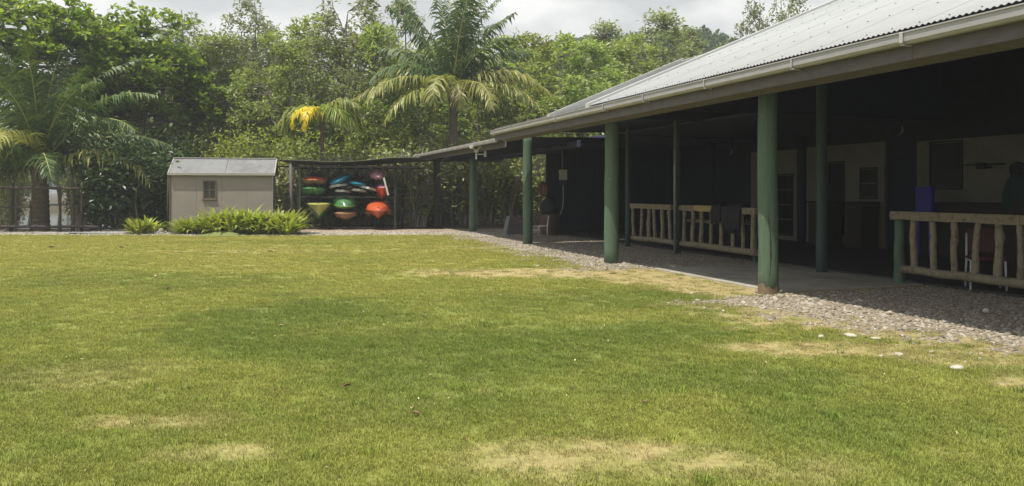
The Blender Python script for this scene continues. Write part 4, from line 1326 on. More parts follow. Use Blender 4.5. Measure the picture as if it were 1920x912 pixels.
kayak('orange-red kayak with sharp bow at the lower right of the rack', bow(710, 396, RY - .7), 'k_orange', 'k_orange', L_=3.2, Wd=.80, Hh=.34, Hd=.26, pitch=math.radians(3), vee=.9, rocker=.0, power=3.0, cockpit=False, dome=True)
kayak('brown kayak leaning left behind the orange-red one', bow(698, 392, RY + .1), 'k_tan', 'k_tan', Wd=.62, Hh=.22, Hd=.18, roll=math.radians(-48), rocker=.0, power=5, cockpit=False)
kayak('brown kayak leaning right behind the orange-red one', bow(726, 391, RY + .1), 'k_tan', 'k_tan', Wd=.6, Hh=.2, Hd=.16, roll=math.radians(58), rocker=.0, power=5, cockpit=False)

# ------------------------------------------------------------------ fence at the left, boards on the ground
FY = 30.2
fn = thing('rail_fence', 'dark old timber rail fence before the water at the left', 'fence', (Xat(90, FY), FY, 0))
for i, (px, w_, zt) in enumerate(((-60, .10, 1.75), (-18, .12, 1.9), (20, .16, 1.85), (58, .07, 1.2), (113, .10, 1.72), (136, .13, 2.0), (152, .07, 1.9), (-95, .12, 1.8))):
    b = MB(); q = random.Random(i); log(b, (Xat(px, FY), FY, -.1), (Xat(px, FY) + q.uniform(-.05, .05), FY, zt), w_ * .55, w_ * .45, 8, 4, .015, q); wpart(b, 'post', M['fence_wood'], fn)
for (z, r, x1) in ((1.66, .045, 152), (.2, .055, 186), (.95, .03, 60)):
    b = MB(); q = random.Random(int(z * 10)); log(b, (Xat(-100, FY), FY - .10, z + .03), (Xat(x1, FY), FY - .10, z), r, r * .9, 8, 10, .02, q); wpart(b, 'rail', M['fence_wood'], fn)
b = MB(); q = random.Random(31); log(b, (Xat(22, FY), FY - .05, .05), (Xat(40, FY), FY - .02, .95), .025, .02, 6, 4, .01, q); wpart(b, 'brace', M['fence_wood'], fn)
for i, (px, py, L_, rz) in enumerate(((214, 436.5, 1.5, .10), (226, 434, 1.3, .25), (236, 436, 1.0, -.05), (180, 439.5, 1.9, .02))):
    g_ = Gr(px, py)
    b = MB(); b.box((-L_ / 2, -.10, 0), (L_ / 2, .10, .03), MX((g_.x, g_.y, .01 + .02 * (i % 2)), rz, 0, .02 if i % 2 else -.015), .004)
    tag(b.build('board', M['plank_grey']), ['long silvered board lying on the ground left of the small yellow-green plant', 'silvered board lying farthest back on the ground by the dark shrubs',
        'short silvered board nearest the small yellow-green plant left of the shed', 'thin silvered board lying leftmost along the pale edging'][i], 'board', 'silvered boards lying on the ground')

# ------------------------------------------------------------------ stones and leaves on the lawn
def stone(px, py, wpx, label, mat='stone_pale', hf=.5, seed=0):
    g_ = Gr(px, py); r = wpx / 2 * g_.y / F
    b = MB(); blob(b, (0, 0, r * hf * .35), (r, r * .75, r * hf), seed, 14, 9, .10)
    o = b.build('stone', M[mat]); o.location = g_; o.rotation_euler = (0, 0, seed)
    return tag(o, label, 'stone')
stone(1540, 633, 15, 'whitish stone farthest left on the dry grass below the gravel', seed=1)
stone(1594, 631, 26, 'flat cream stone on the dry grass, near the middle of the three', hf=.35, seed=2)
stone(1642, 636, 20, 'flat buff stone at the right of three on the dry grass', hf=.3, seed=3)
stone(1795, 692, 32, 'broad pale stone half sunk in the lawn at the lower right', hf=.35, seed=4)
stone(1849, 586, 13, 'upright pale stone on the shaded gravel before the near railing', hf=1.0, seed=5)
stone(1854, 578, 8, 'small grey stone right behind the upright pale one', 'stone_grey', .8, seed=6)
stone(1458, 551, 22, 'dark rough stone against the foot of the nearest green post', 'stone_grey', .7, seed=7)
stone(1422, 549, 18, 'grey stone left of the foot of the nearest green post', 'stone_grey', .5, seed=8)
stone(1182, 462, 11, 'pale stone at the left end of the far log railing', hf=.7, seed=9)
stone(1297, 552, 10, 'small buff stone on the grass left of the nearest green post', seed=10)
stone(302, 436, 12, 'pale block at the left corner of the shed', hf=1.0, seed=11)
def fallen(px, py, wpx, label, mat, seed):
    g_ = Gr(px, py); L_ = wpx * g_.y / F
    q = random.Random(seed); vs, fs = [], []
    n, m = 8, 4
    curl = q.uniform(.8, 1.6)
    for i in range(n + 1):
        t = i / n; w = L_ * .28 * math.sin(math.pi * min(1, t * .93 + .04)) ** .8
        for k in range(m + 1):
            u_ = k / m * 2 - 1
            vs.append(((t - .5) * L_, u_ * w, .022 + curl * w * abs(u_) ** 1.5 * .8 + .25 * L_ * (t - .5) ** 2 + q.uniform(-.002, .002)))
    for i in range(n):
        for k in range(m):
            a = i * (m + 1) + k
            fs.append((a, a + m + 1, a + m + 2, a + 1))
    b = MB(); b.add(vs, fs, True); b.tube([(-.5 * L_, 0, .02 + .06 * L_), (-.72 * L_, .02 * L_, .04)], .002 + .006 * L_, 5)
    o = b.build('fallen_leaf', M[mat]); o.location = g_; o.rotation_euler = (0, 0, q.uniform(0, 6))
    return tag(o, label, 'leaf')
fallen(780, 781, 17, 'curled dark brown leaf on the near lawn at the lower centre', 'dead_leaf', 1)
fallen(772, 772, 10, 'pale bit of leaf touching the curled dark brown one', 'dead_leaf_pale', 2)
fallen(1207, 760, 13, 'dark leaf on the near lawn right of centre', 'dead_leaf', 3)
fallen(293, 521, 15, 'straw coloured leaf on the left lawn', 'dead_leaf_pale', 4)
fallen(314, 544, 14, 'brown leaf on the left lawn just below the straw coloured one', 'dead_leaf', 5)
fallen(506, 474, 11, 'whitish leaf on the far lawn before the strappy plants', 'dead_leaf_pale', 6)
fallen(228, 466, 10, 'brown leaf on the far lawn before the small plant left of the shed', 'dead_leaf', 7)
fallen(96, 466, 12, 'brown leaf on the far lawn before the palm trunk', 'dead_leaf', 8)
fallen(527, 614, 8, 'tiny pale leaf on the lawn, left of the middle', 'dead_leaf_pale', 9)
fallen(650, 729, 16, 'thin brown leaf on the near lawn left of the curled one', 'dead_leaf', 10)

# ------------------------------------------------------------------ vegetation
def leaf_mesh(name, centers, length, width, rg, mat, up=.8, fold=.25, dirs=None, broad=False):
    n = len(centers)
    nrm = rg.normal(size=(n, 3)); nrm[:, 2] = np.abs(nrm[:, 2]) + up
    nrm /= np.linalg.norm(nrm, axis=1, keepdims=True)
    d = rg.normal(size=(n, 3)) if dirs is None else dirs + rg.normal(size=(n, 3)) * .35
    d -= nrm * np.sum(d * nrm, axis=1, keepdims=True)
    d /= np.linalg.norm(d, axis=1, keepdims=True) + 1e-9
    sd_ = np.cross(nrm, d)
    Ls = (length * rg.uniform(.65, 1.3, (n, 1))); Ws = width * rg.uniform(.7, 1.25, (n, 1))
    b0 = centers
    if broad:
        p = [b0, b0 + d*Ls*.45 + sd_*Ws*.42 + nrm*Ws*fold, b0 + d*Ls*.8 + sd_*Ws*.5 + nrm*Ws*fold, b0 + d*Ls, b0 + d*Ls*.8 - sd_*Ws*.5 + nrm*Ws*fold, b0 + d*Ls*.45 - sd_*Ws*.42 + nrm*Ws*fold]
        tri = [(0, 1, 2, 3), (0, 3, 4, 5)]
    else:
        p = [b0, b0 + d*Ls*.5 + sd_*Ws*.5 + nrm*Ws*fold, b0 + d*Ls, b0 + d*Ls*.5 - sd_*Ws*.5 + nrm*Ws*fold]
        tri = [(0, 1, 2), (0, 2, 3)]
    k = len(p)
    V = np.stack(p, 1).reshape(-1, 3)
    base = (np.arange(n) * k)[:, None]
    Fc = np.concatenate([base + np.array(t)[None, :] for t in tri], 0)
    return np_mesh(name, V, [Fc], [mat])

class LimbMB(MB):
    def limb(self, a, b, r0, r1, q, seg=4, n=6, sagup=.12):
        a, b = Vector(a), Vector(b); L_ = (b - a).length
        pts, rr = [], []
        for i in range(seg + 1):
            t = i / seg
            p = a.lerp(b, t)
            p.z += math.sin(math.pi * t) * L_ * -sagup * .5
            if 0 < i < seg: p += Vector((q.uniform(-1, 1), q.uniform(-1, 1), q.uniform(-.6, .6))) * L_ * .045
            pts.append(p); rr.append(r0 + (r1 - r0) * t)
        self.tube(pts, rr, n, cap=False)
        return pts

def tree_meshes(seed, H, R, cb, nclu, per, leaf, mat_leaf, r0=.12, nmain=9, clr=.34, stems=1, topthin=.0, shape=1.0, twigs=True):
    """trunk mesh (with limbs) and crown mesh; crown between cb*H and H"""
    q = random.Random(seed); rg = np.random.default_rng(seed)
    tb_ = LimbMB()
    nodes = []
    for s_ in range(stems):
        bx, by = (q.uniform(-.5, .5), q.uniform(-.5, .5)) if stems > 1 else (0, 0)
        tx, ty = bx * 2.4 + q.uniform(-.4, .4), by * 2.4 + q.uniform(-.4, .4)
        nst = 12; pts = []
        for i in range(nst + 1):
            t = i / nst
            pts.append(Vector((bx + (tx - bx) * t + q.uniform(-.06, .06) * (0 < i), by + (ty - by) * t + q.uniform(-.06, .06) * (0 < i), -.15 + (H * .93 + .15) * t * (1 if s_ == 0 else q.uniform(.72, .9)))))
        rr = [(r0 / (1 + .35 * (stems - 1))) * (1.25 * (1 - t / nst) ** .8 * .85 + .12) for t in range(nst + 1)]
        tb_.tube(pts, rr, 9, cap=False)
        nodes += [(p, r) for p, r in zip(pts, rr) if p.z > cb * H * .6]
    mains = []
    for i in range(nmain):
        z = H * (cb + (0.92 - cb) * (i + .5) / nmain)
        p0, rr0 = min(nodes, key=lambda nd: abs(nd[0].z - z * .86) + q.random() * .5)
        az = i * 2.4 + q.uniform(-.4, .4)
        tt = (z / H - cb) / (1 - cb)
        rad = R * (math.sin(math.pi * min(1, .15 + .8 * tt ** shape)) ** .6) * q.uniform(.6, .95)
        p1 = Vector((rad * math.cos(az), rad * math.sin(az), z + q.uniform(0, .10) * H))
        pts = tb_.limb(p0, p1, min(rr0 * .65, .07), .016, q, 5, 6)
        mains += pts[2:]
    mains += [nd[0] for nd in nodes if nd[0].z > cb * H]
    cc = []
    tries = 0
    while len(cc) < nclu and tries < nclu * 40:
        tries += 1
        tt = rg.uniform() ** .9
        z = H * (cb + (1 - cb) * tt)
        rad = R * (math.sin(math.pi * min(1, .12 + .83 * tt ** shape)) ** .65)
        az = rg.uniform(0, 2 * math.pi); rr_ = rad * (rg.uniform() ** .42)
        p = np.array((rr_ * math.cos(az), rr_ * math.sin(az), z))
        h = vnoise(np.array([p[0] * .9 + 31 * seed]), np.array([p[2] * .9 + p[1] * .7]), seed)[0]
        if h < .33 + topthin * tt: continue
        cc.append(p)
    cc = np.array(cc)
    mains_a = np.array([tuple(m_) for m_ in mains])
    if twigs:
        for p in cc[::1 if nclu < 300 else 2]:
            d_ = np.linalg.norm(mains_a - p, axis=1) + (mains_a[:, 2] > p[2]) * 1.2
            a = mains_a[int(np.argmin(d_))]
            tb_.limb(a, p, .018, .006, q, 2, 4, .1)
    cnt = rg.integers(int(per * .6), int(per * 1.4), len(cc))
    ctr = np.repeat(cc, cnt, axis=0)
    sc = np.repeat(rg.uniform(.6, 1.35, len(cc)) * clr, cnt)[:, None]
    off = rg.normal(size=(len(ctr), 3)); off /= np.linalg.norm(off, axis=1, keepdims=True)
    off *= rg.uniform(.15, 1, (len(ctr), 1)) ** .5 * sc * np.array([[1, 1, .75]])
    cm = leaf_mesh('crown', ctr + off, leaf, leaf * .5, rg, mat_leaf, dirs=off / (sc + 1e-6))
    return tb_, cm
def tree_proto(name, mats, *a, **k):
    tb_, cm = tree_meshes(*a, **k)
    tm = tb_.mesh('trunk', mats)
    return (name, tm, cm, a[1])
def place_tree(proto, x, y, h, label, cat='tree', group=None, rz=0., wide=1.0):
    name, tm, cm, H = proto
    t = thing(name, label, cat, (x, y, -.03), rz, group)
    s = h / H
    t.scale = (s * wide, s * wide, s)
    for nm, me in (('trunk', tm), ('crown', cm)):
        o = bpy.data.objects.new(nm, me); COL.objects.link(o); o.parent = t
    return t

B, BP = M['bark'], M['bark_pale']
TM = [tree_proto('mangrove_tree', B, 101, 9.5, 2.3, .16, 230, 26, .26, M['leaf_mangrove'], topthin=.12),
      tree_proto('mangrove_tree', B, 102, 9.5, 2.6, .12, 240, 26, .26, M['leaf_mangrove_b'], stems=2, topthin=.1),
      tree_proto('mangrove_tree', B, 103, 9.5, 2.0, .20, 215, 26, .25, M['leaf_mangrove'], topthin=.2, shape=.85),
      tree_proto('mangrove_tree', B, 104, 9.5, 2.4, .14, 235, 26, .26, M['leaf_mangrove_b'], stems=3, topthin=.1)]
TA = [tree_proto('airy_tree', B, 111, 11.5, 2.5, .26, 430, 19, .23, M['leaf_grey'], topthin=.06, nmain=14, clr=.33, r0=.16, shape=.8),
      tree_proto('airy_tree', B, 112, 11.5, 1.9, .30, 270, 18, .22, M['leaf_grey'], topthin=.1, nmain=12, clr=.28, r0=.12, shape=.9)]
# front rows of the wood: (px, top y, distance, kind, width, label)
ORD = ['first', 'second', 'third', 'fourth', 'fifth', 'sixth', 'seventh', 'eighth', 'ninth', 'tenth', 'eleventh', 'twelfth', 'thirteenth', 'fourteenth', 'fifteenth', 'sixteenth']
rows = [
 (352, 24, 41, 'A0', .95, 'tall grey-green airy tree rising behind the left end of the shed'),
 (408, 66, 40, 'M1', 1.0, 'rounded leafy tree behind the middle of the shed'),
 (470, -4, 43, 'A0', .85, 'tall airy tree with loose top behind the right end of the shed'),
 (520, 62, 39, 'M3', 1.0, 'bushy bright tree between the shed and the kayak rack, with open sky above'),
 (590, 34, 42, 'M0', .95, 'leafy tree behind the left of the kayak rack'),
 (657, -12, 40.5, 'A0', 1.1, 'tallest airy tree with a straight visible trunk, behind the kayak rack'),
 (715, 52, 39, 'M2', .9, 'leafy tree behind the right end of the kayak rack'),
 (757, 4, 44, 'A1', .9, 'thin sparse tree between the tallest airy tree and the coconut palm'),
 (800, 100, 42, 'M1', 1.05, 'leafy tree just left of the coconut palm crown'),
 (905, 90, 43, 'M3', 1.05, 'leafy tree directly behind the coconut palm'),
 (985, 62, 44, 'M0', 1.0, 'leafy tree just right of the coconut palm crown'),
 (1045, 70, 42, 'M2', 1.05, 'leafy tree left of the middle above the far end of the roof'),
 (1090, 82, 40, 'M1', 1.1, 'low broad leafy tree close above the far end of the roof'),
 (1132, 46, 46, 'A1', 1.1, 'loose topped tree standing out above the far end of the roof'),
 (1185, 72, 42, 'M3', 1.0, 'leafy tree above the grey roof extension'),
 (1240, 26, 45, 'A1', 1.25, 'tallest tree over the grey roof extension, with twiggy top'),
 (1292, 55, 48, 'A1', 1.0, 'small twiggy tree beside the far roof ridge before the dark hill'),
 (1345, 92, 50, 'M2', .8, 'small leafy tree half hidden by the pale roof slope'),
 (1416, 10, 46, 'A0', .72, 'dark round tree standing over the pale roof, left of two'),
 (1478, -14, 46, 'A0', .70, 'dark tree standing over the pale roof, right of two'),
 (300, 95, 42, 'M0', 1.0, 'leafy tree between the broad-leaved tree and the shed'),
 (255, 215, 41, 'M2', 1.0, 'low tree in shade left of the shed, under the broad-leaved crown'),
]
sel = {'A0': TA[0], 'A1': TA[1], 'M0': TM[0], 'M1': TM[1], 'M2': TM[2], 'M3': TM[3]}
q = random.Random(77)
for px, ty, Y, kind, w_, lab in rows:
    h = Zat(ty, Y)
    place_tree(sel[kind], Xat(px, Y), Y, h, lab, rz=q.uniform(0, 6.3), wide=w_ * (.95 * 9.5 / h if kind[0] == 'M' else 1.0) * (h / 9.5 if kind[0] == 'M' else 1))
# second row filling between, none told apart from the others
for i, (px, ty, Y) in enumerate([(330, 92, 50), (385, 84, 49), (440, 78, 51), (505, 84, 49), (560, 82, 50), (620, 74, 52), (690, 70, 50), (745, 78, 52), (840, 78, 52), (945, 78, 51), (1010, 84, 52), (1070, 78, 53), (1120, 84, 52), (1160, 80, 53), (1210, 84, 53), (1262, 88, 54)]):
    h = Zat(ty, Y)
    place_tree(TM[i % 4], Xat(px, Y), Y, h, ORD[i] + ' from the left of the leafy trees in the second row of the wood', group='trees in the second row of the wood', rz=q.uniform(0, 6.3), wide=1.25)
# far bank trees beyond the water
for i in range(9):
    px = -60 + i * 34; Y = 79 + (i % 3) * 4
    h = Zat([205, 190, 215, 200, 180, 210, 216, 222, 205][i], Y)
    place_tree(TM[(i * 3) % 4], Xat(px, Y), Y, h, ORD[i] + ' leafy tree from the left on the far bank beyond the water', group='trees on the far bank', rz=q.uniform(0, 6.3), wide=1.2)
# the mass of the wood farther back
rg = np.random.default_rng(55)
n = 60000
X_ = rg.uniform(-24, 26, n); Y_ = rg.uniform(55, 70, n)
top = 8.6 + 2.6 * fbm(X_ * .33, Y_ * .33, 9) 
Z_ = top * rg.uniform(0, 1, n) ** .55
me = leaf_mesh('woodland', np.stack([X_, Y_, Z_], -1), .42, .24, rg, M['leaf_mangrove'])
tag(link('woodland', me), kind='stuff')

# undergrowth: shrubs of many crooked stems with a scatter of glinting leaves
def shrub_meshes(seed, H, R, nst, nleaf, leaf, mat_leaf, mat_stem, clump=.45, tall=.55):
    q = random.Random(seed); rg = np.random.default_rng(seed)
    tb_ = LimbMB(); tips = []
    for i in range(nst):
        az = q.uniform(0, 6.3); r_ = R * .35 * q.random()
        a = Vector((r_ * math.cos(az), r_ * math.sin(az), -.1))
        az2 = az + q.uniform(-.9, .9); rr = R * q.uniform(.2, 1)
        b_ = Vector((rr * math.cos(az2), rr * math.sin(az2), H * q.uniform(tall, 1)))
        pts = tb_.limb(a, b_, q.uniform(.025, .06), .012, q, 5, 5, -.1)
        tips += pts[2:]
        for k in range(2):
            p = pts[q.randint(1, 4)]
            e = p + Vector((q.uniform(-1, 1), q.uniform(-1, 1), q.uniform(-.1, 1))) * H * .28
            tips += tb_.limb(p, e, .014, .005, q, 3, 4, .1)[1:]
    ta = np.array([tuple(p) for p in tips])
    c = ta[rg.integers(0, len(ta), nleaf)] + rg.normal(size=(nleaf, 3)) * clump * np.array([[.6, .6, .5]])
    c[:, 2] = np.abs(c[:, 2]) * 1.0 + .03
    return tb_, leaf_mesh('foliage', c, leaf, leaf * .48, rg, mat_leaf)
def shrub_proto(name, stem_mat, *a):
    tb_, cm = shrub_meshes(*a, stem_mat)
    return (name, tb_.mesh('stems', stem_mat), cm, a[1])
def place_shrub(proto, x, y, h, label, group=None, rz=0., wide=1.0, cat='shrub'):
    name, tm, cm, H = proto
    t = thing(name, label, cat, (x, y, 0), rz, group)
    s = h / H; t.scale = (s * wide, s * wide, s)
    for nm, me in (('stems', tm), ('foliage', cm)):
        o = bpy.data.objects.new(nm, me); COL.objects.link(o); o.parent = t
        if nm == 'foliage': o['kind'] = 'stuff'
    return t
ST_ = [shrub_proto('thicket_shrub', BP, 201, 3.2, 1.5, 54, 1500, .25, M['leaf_thicket']),
       shrub_proto('thicket_shrub', BP, 202, 3.2, 1.5, 64, 1200, .25, M['leaf_thicket'])]
STD = [shrub_proto('thicket_shrub', BP, 205, 3.4, 1.7, 40, 3600, .20, M['leaf_thicket'])]
SD = [shrub_proto('dark_shrub', B, 211, 3.0, 1.5, 22, 3200, .22, M['leaf_dark']),
      shrub_proto('dark_shrub', B, 212, 3.0, 1.5, 22, 3200, .22, M['leaf_dark'])]
SY_ = [shrub_proto('yellow_green_shrub', B, 221, 4.0, 1.5, 20, 2600, .22, M['leaf_yellowshrub']),
       shrub_proto('yellow_green_shrub', B, 222, 4.0, 1.5, 20, 2600, .22, M['leaf_yellowshrub'])]
i = 0
ORD = ['first', 'second', 'third', 'fourth', 'fifth', 'sixth', 'seventh', 'eighth', 'ninth']
for k_, (px, y, h) in enumerate([(535, 35.3, 3.2), (575, 35.3, 3.0), (618, 35.3, 3.2), (660, 35.3, 3.1), (700, 35.3, 3.3), (742, 35.0, 3.3), (778, 35.0, 3.4), (812, 37.3, 3.5), (850, 37.3, 3.4), (882, 37.3, 3.5), (915, 37.3, 3.5), (950, 37.3, 3.6), (985, 37.3, 3.6), (1018, 37.3, 3.6)]):
    lab = (ORD[k_] + ' crooked pale-stemmed shrub from the left behind the kayak rack' if px < 730 else ORD[k_ - 5] + ' crooked pale-stemmed shrub from the left, behind the lean-to posts')
    place_shrub(ST_[i % 2], Xat(px, y), y, h, lab, 'shrubs behind the kayak rack' if px < 730 else 'shrubs behind the lean-to', q.uniform(0, 6.3), 1.0)
    i += 1
ORD = ['first', 'second', 'third', 'fourth', 'fifth', 'sixth', 'seventh', 'eighth', 'ninth', 'tenth', 'eleventh', 'twelfth', 'thirteenth', 'fourteenth', 'fifteenth', 'sixteenth']
for k_, (px, y, h) in enumerate([(596, 39.8, 4), (700, 39.8, 4), (800, 39.8, 4.2), (900, 39.8, 4.2), (975, 39.8, 4.2)]):
    place_shrub(STD[0], Xat(px, y), y, h, ORD[k_] + ' from the left of the five dense shrubs behind the thicket', 'dense shrubs closing the thicket', q.uniform(0, 6.3), 1.2); i += 1
for k_, (px, y, h) in enumerate([(185, 31.6, 2.0), (215, 31.8, 3.2), (245, 31.4, 3.3), (276, 31.9, 3.4), (302, 32.4, 3.5), (238, 34.5, 3.8), (285, 35, 4.0), (330, 35, 3.6)]):
    place_shrub(SD[i % 2], Xat(px, y), y, h, ['lowest dark shrub, nearest the left palm', 'dark shrub second from the palm in the front of the hedge', 'dark shrub in the middle of the hedge front', 'dark shrub behind the small strappy plant', 'dark shrub touching the left wall of the shed', 'tall dark shrub at the back of the hedge, left of three', 'tall dark shrub at the back of the hedge, middle of three', 'tall dark shrub rising behind the left end of the shed'][k_], 'dark hedge of shrubs left of the shed', q.uniform(0, 6.3), .95); i += 1
for px, y, h in [(148, 31.4, 2.5), (20, 31.2, 2.1)]:
    place_shrub(ST_[i % 2], Xat(px, y), y, h, ['sparse leafy shrub right of the left palm trunk', 'sparse shrub growing through the fence at the left edge'][px < 100], None, q.uniform(0, 6.3), .6); i += 1
for px, y, h, lab in [(560, 37.6, 4.2, 'yellow-green shrub leftmost above the kayak rack roof'), (655, 38.0, 4.9, 'yellow-green shrub above the middle of the kayak rack roof'), (706, 37.8, 4.8, 'yellow-green shrub above the right half of the kayak rack roof'),
                      (752, 37.9, 4.6, 'yellow-green shrub between the rack roof and the lean-to'), (430, 35.5, 4.1, 'light green shrub rising over the middle of the shed roof'), (490, 35.8, 4.2, 'light green shrub rising over the right end of the shed roof'), (372, 36.2, 3.9, 'light green shrub rising over the left end of the shed roof'),
                      (8, 38, 3.9, 'light green shrub beyond the fence at the left edge')]:
    place_shrub(SY_[i % 2] if px > 500 else SY_[1], Xat(px, y), y, h, lab, None, q.uniform(0, 6.3), .9); i += 1

# broad-leaved tree with flat tiers, upper left
def almond(name, label, loc, H, tiers, seed, trunk_r=.22, leafmat='leaf_almond'):
    q = random.Random(seed); rg = np.random.default_rng(seed)
    t = thing(name, label, 'tree', loc)
    b = LimbMB()
    tr = [Vector((q.uniform(-.15, .15) * (k > 0), q.uniform(-.15, .15) * (k > 0), -.1 + H * k / 10)) for k in range(11)]
    b.tube(tr, [trunk_r * (1.1 - k * .085) for k in range(11)], 12, cap=False)
    b.build('trunk', B, t)
    cl = []
    for (z, az, L_, rise) in tiers:
        lb = LimbMB()
        k = min(10, max(0, int(z / H * 10))); a = tr[k].copy(); a.z = z
        e = Vector((a.x + L_ * math.cos(az), a.y + L_ * math.sin(az), z + rise))
        pts = lb.limb(a, e, .075, .02, q, 8, 7, -.05)
        for j in range(3, len(pts)):
            p = pts[j]
            for m_ in range(5):
                az2 = az + q.uniform(-1.5, 1.5); l2 = q.uniform(.35, 1.25)
                e2 = p + Vector((l2 * math.cos(az2), l2 * math.sin(az2), q.uniform(-.15, .5)))
                sp = lb.limb(p, e2, .02, .008, q, 3, 5, -.1)
                cl.append(e2)
                for _ in range(2):
                    e3 = e2 + Vector((q.uniform(-.45, .45), q.uniform(-.45, .45), q.uniform(-.1, .35))); lb.limb(e2, e3, .009, .005, q, 1, 4, 0); cl.append(e3)
        lb.build('limb', B, t)
    cl = np.array([tuple(p) for p in cl])
    cnt = rg.integers(5, 12, len(cl)); c = np.repeat(cl, cnt, axis=0)
    d = rg.normal(size=(len(c), 3)); d[:, 2] = np.abs(d[:, 2]) * .5 + .1; d /= np.linalg.norm(d, axis=1, keepdims=True)
    me = leaf_mesh('crown', c + d * .03, .25, .15, rg, M[leafmat], dirs=d * 2, broad=True, fold=.12, up=.6)
    link('crown', me, None, t)
    return t
Ya = 35.5
tiers = []
q = random.Random(12)
for z, n_, L_ in ((5.6, 4, 3.6), (6.6, 6, 4.8), (7.6, 7, 5.4), (8.5, 7, 5.2), (9.4, 6, 4.4), (10.4, 5, 3.4)):
    for i in range(n_):
        if z > 9 and math.cos(2 * math.pi * i / n_) > -.2: continue
        tiers.append((z + q.uniform(-.3, .3), 2 * math.pi * (i + q.random() * .5) / n_, L_ * q.uniform(.75, 1.05), q.uniform(0, .6)))
tiers += [(8.3, -.05, 5.9, .5), (7.1, .05, 6.3, .3), (6.3, -.25, 5.6, .2), (7.6, -.5, 5.0, .3)]
almond('broad_leaved_tree', 'big broad-leaved tree with flat spreading tiers filling the upper left corner', (Xat(62, Ya), Ya, 0), 11.2, tiers, 5)
tiers = [(z + q.uniform(-.3, .3), az_, L_, .2) for z, L_ in ((4.9, 2.6), (5.8, 3.2), (6.6, 2.8), (7.2, 2.0)) for az_ in (0.2, 1.4, 2.6, 3.8, 5.0)]
almond('broad_leaved_tree', 'smaller broad-leaved tree with horizontal branches left above the shed', (Xat(268, 38.5), 38.5, 0), 7.9, tiers, 6, .13)

# palms
def frond_mesh(seed, L_, el0, droop, nl=54, maxl=1.2, lit=0.0, twist=0., hang=.85, w=.078, yellow=False):
    q = random.Random(seed)
    n = 16
    pts = [Vector((0, 0, 0))]; el = el0; dirs = []
    for i in range(n):
        t = (i + .5) / n
        e = el0 - droop * t ** 1.35
        d = Vector((math.cos(e), math.sin(twist * t) * .25, math.sin(e))).normalized()
        dirs.append(d); pts.append(pts[-1] + d * L_ / n)
    b = MB()
    b.tube(pts, [.04 * (1 - .88 * i / n) + .004 for i in range(n + 1)], 5, cap=False)
    nr = len(b.f)
    vs, fs = [], []
    for i in range(nl):
        t = .13 + .87 * i / (nl - 1)
        f = t * n; k = min(n - 1, int(f)); p = pts[k].lerp(pts[k + 1], f - k); d = dirs[k]
        side0 = d.cross(Vector((0, 0, 1)))
        side0 = side0.normalized() if side0.length > .05 else Vector((0, 1, 0))
        upv = side0.cross(d)
        ll = maxl * (.35 + .65 * math.sin(math.pi * min(1, .12 + t * .8)) ** .8) * (1 - .55 * t ** 3)
        for sgn in (-1, 1):
            l = ll * q.uniform(.65, 1.18)
            if q.random() < .05: continue
            fw = .45 + .6 * t + .22 * math.sin(i * .9 + sgn) + q.uniform(-.22, .22)
            dd = (side0 * sgn + d * fw + upv * q.uniform(-.15, .4)).normalized()
            g = Vector((0, 0, -1))
            m1 = p + dd * l * .45 + g * l * .06 * hang
            dd2 = (dd + g * hang * q.uniform(.7, 1.5)).normalized()
            m2 = m1 + dd2 * l * .38
            dd3 = (dd2 + g * hang * q.uniform(.8, 1.6)).normalized()
            m3 = m2 + dd3 * l * .3
            wv = d * w * .5
            o = len(vs)
            vs += [p - wv * .6, p + wv * .6, m1 - wv + upv * .0, m1 + wv, m2 - wv * .75, m2 + wv * .75, m3]
            fs += [(o, o+1, o+3, o+2), (o+2, o+3, o+5, o+4), (o+4, o+5, o+6)]
    b.add(vs, fs)
    me = b.mesh('frond')
    me.materials.append(M['rachis'])
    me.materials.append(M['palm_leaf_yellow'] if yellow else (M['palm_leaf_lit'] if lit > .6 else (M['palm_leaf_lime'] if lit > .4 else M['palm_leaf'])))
    me.polygons.foreach_set('material_index', [0] * nr + [1] * (len(me.polygons) - nr))
    return me
def palm(name, label, x, y, zc, r0, fronds, seed, lean=0., boots=True):
    q = random.Random(seed)
    t = thing(name, label, 'palm', (x, y, 0))
    b = MB(); pts, rr = [], []
    for i in range(26):
        u_ = i / 25
        pts.append(Vector((lean * (u_ ** 1.5 - 1), 0, -.1 + (zc + .05) * u_))); rr.append(r0 * (1.25 - .35 * u_ ** .5) * (1.05 if i % 2 else .97) if u_ < .97 else r0 * .6)
    b.tube(pts, rr, 14, cap=True, smooth=False); b.build('trunk', M['palm_bark'], t)
    if boots:
        b = MB()
        for k in range(12):
            a = k * 2.4; z = zc - .55 + .05 * k
            p = Vector((r0 * .7 * math.cos(a), r0 * .7 * math.sin(a), z))
            b.tube([p, p + Vector((.12 * math.cos(a), .12 * math.sin(a), .3)), p + Vector((.30 * math.cos(a), .30 * math.sin(a), .6))], [.07, .055, .02], 6)
        b.build('leaf_bases', M['palm_bark'], t)
    for i, fr in enumerate(fronds):
        az, el, L_, dr = fr[:4]; lit = fr[4] if len(fr) > 4 else 0; opt = fr[5] if len(fr) > 5 else {}
        me = frond_mesh(seed * 100 + i, L_, math.radians(el), math.radians(dr), lit=lit, twist=q.uniform(-1, 1), **opt)
        o = link('frond', me, None, t)
        o.location = (0, 0, zc + .03 * (i % 4) - .04); o.rotation_euler = (0, 0, math.radians(az))
        if opt.get('yellow'): o['label'] = 'bright yellow hanging frond'
    return t
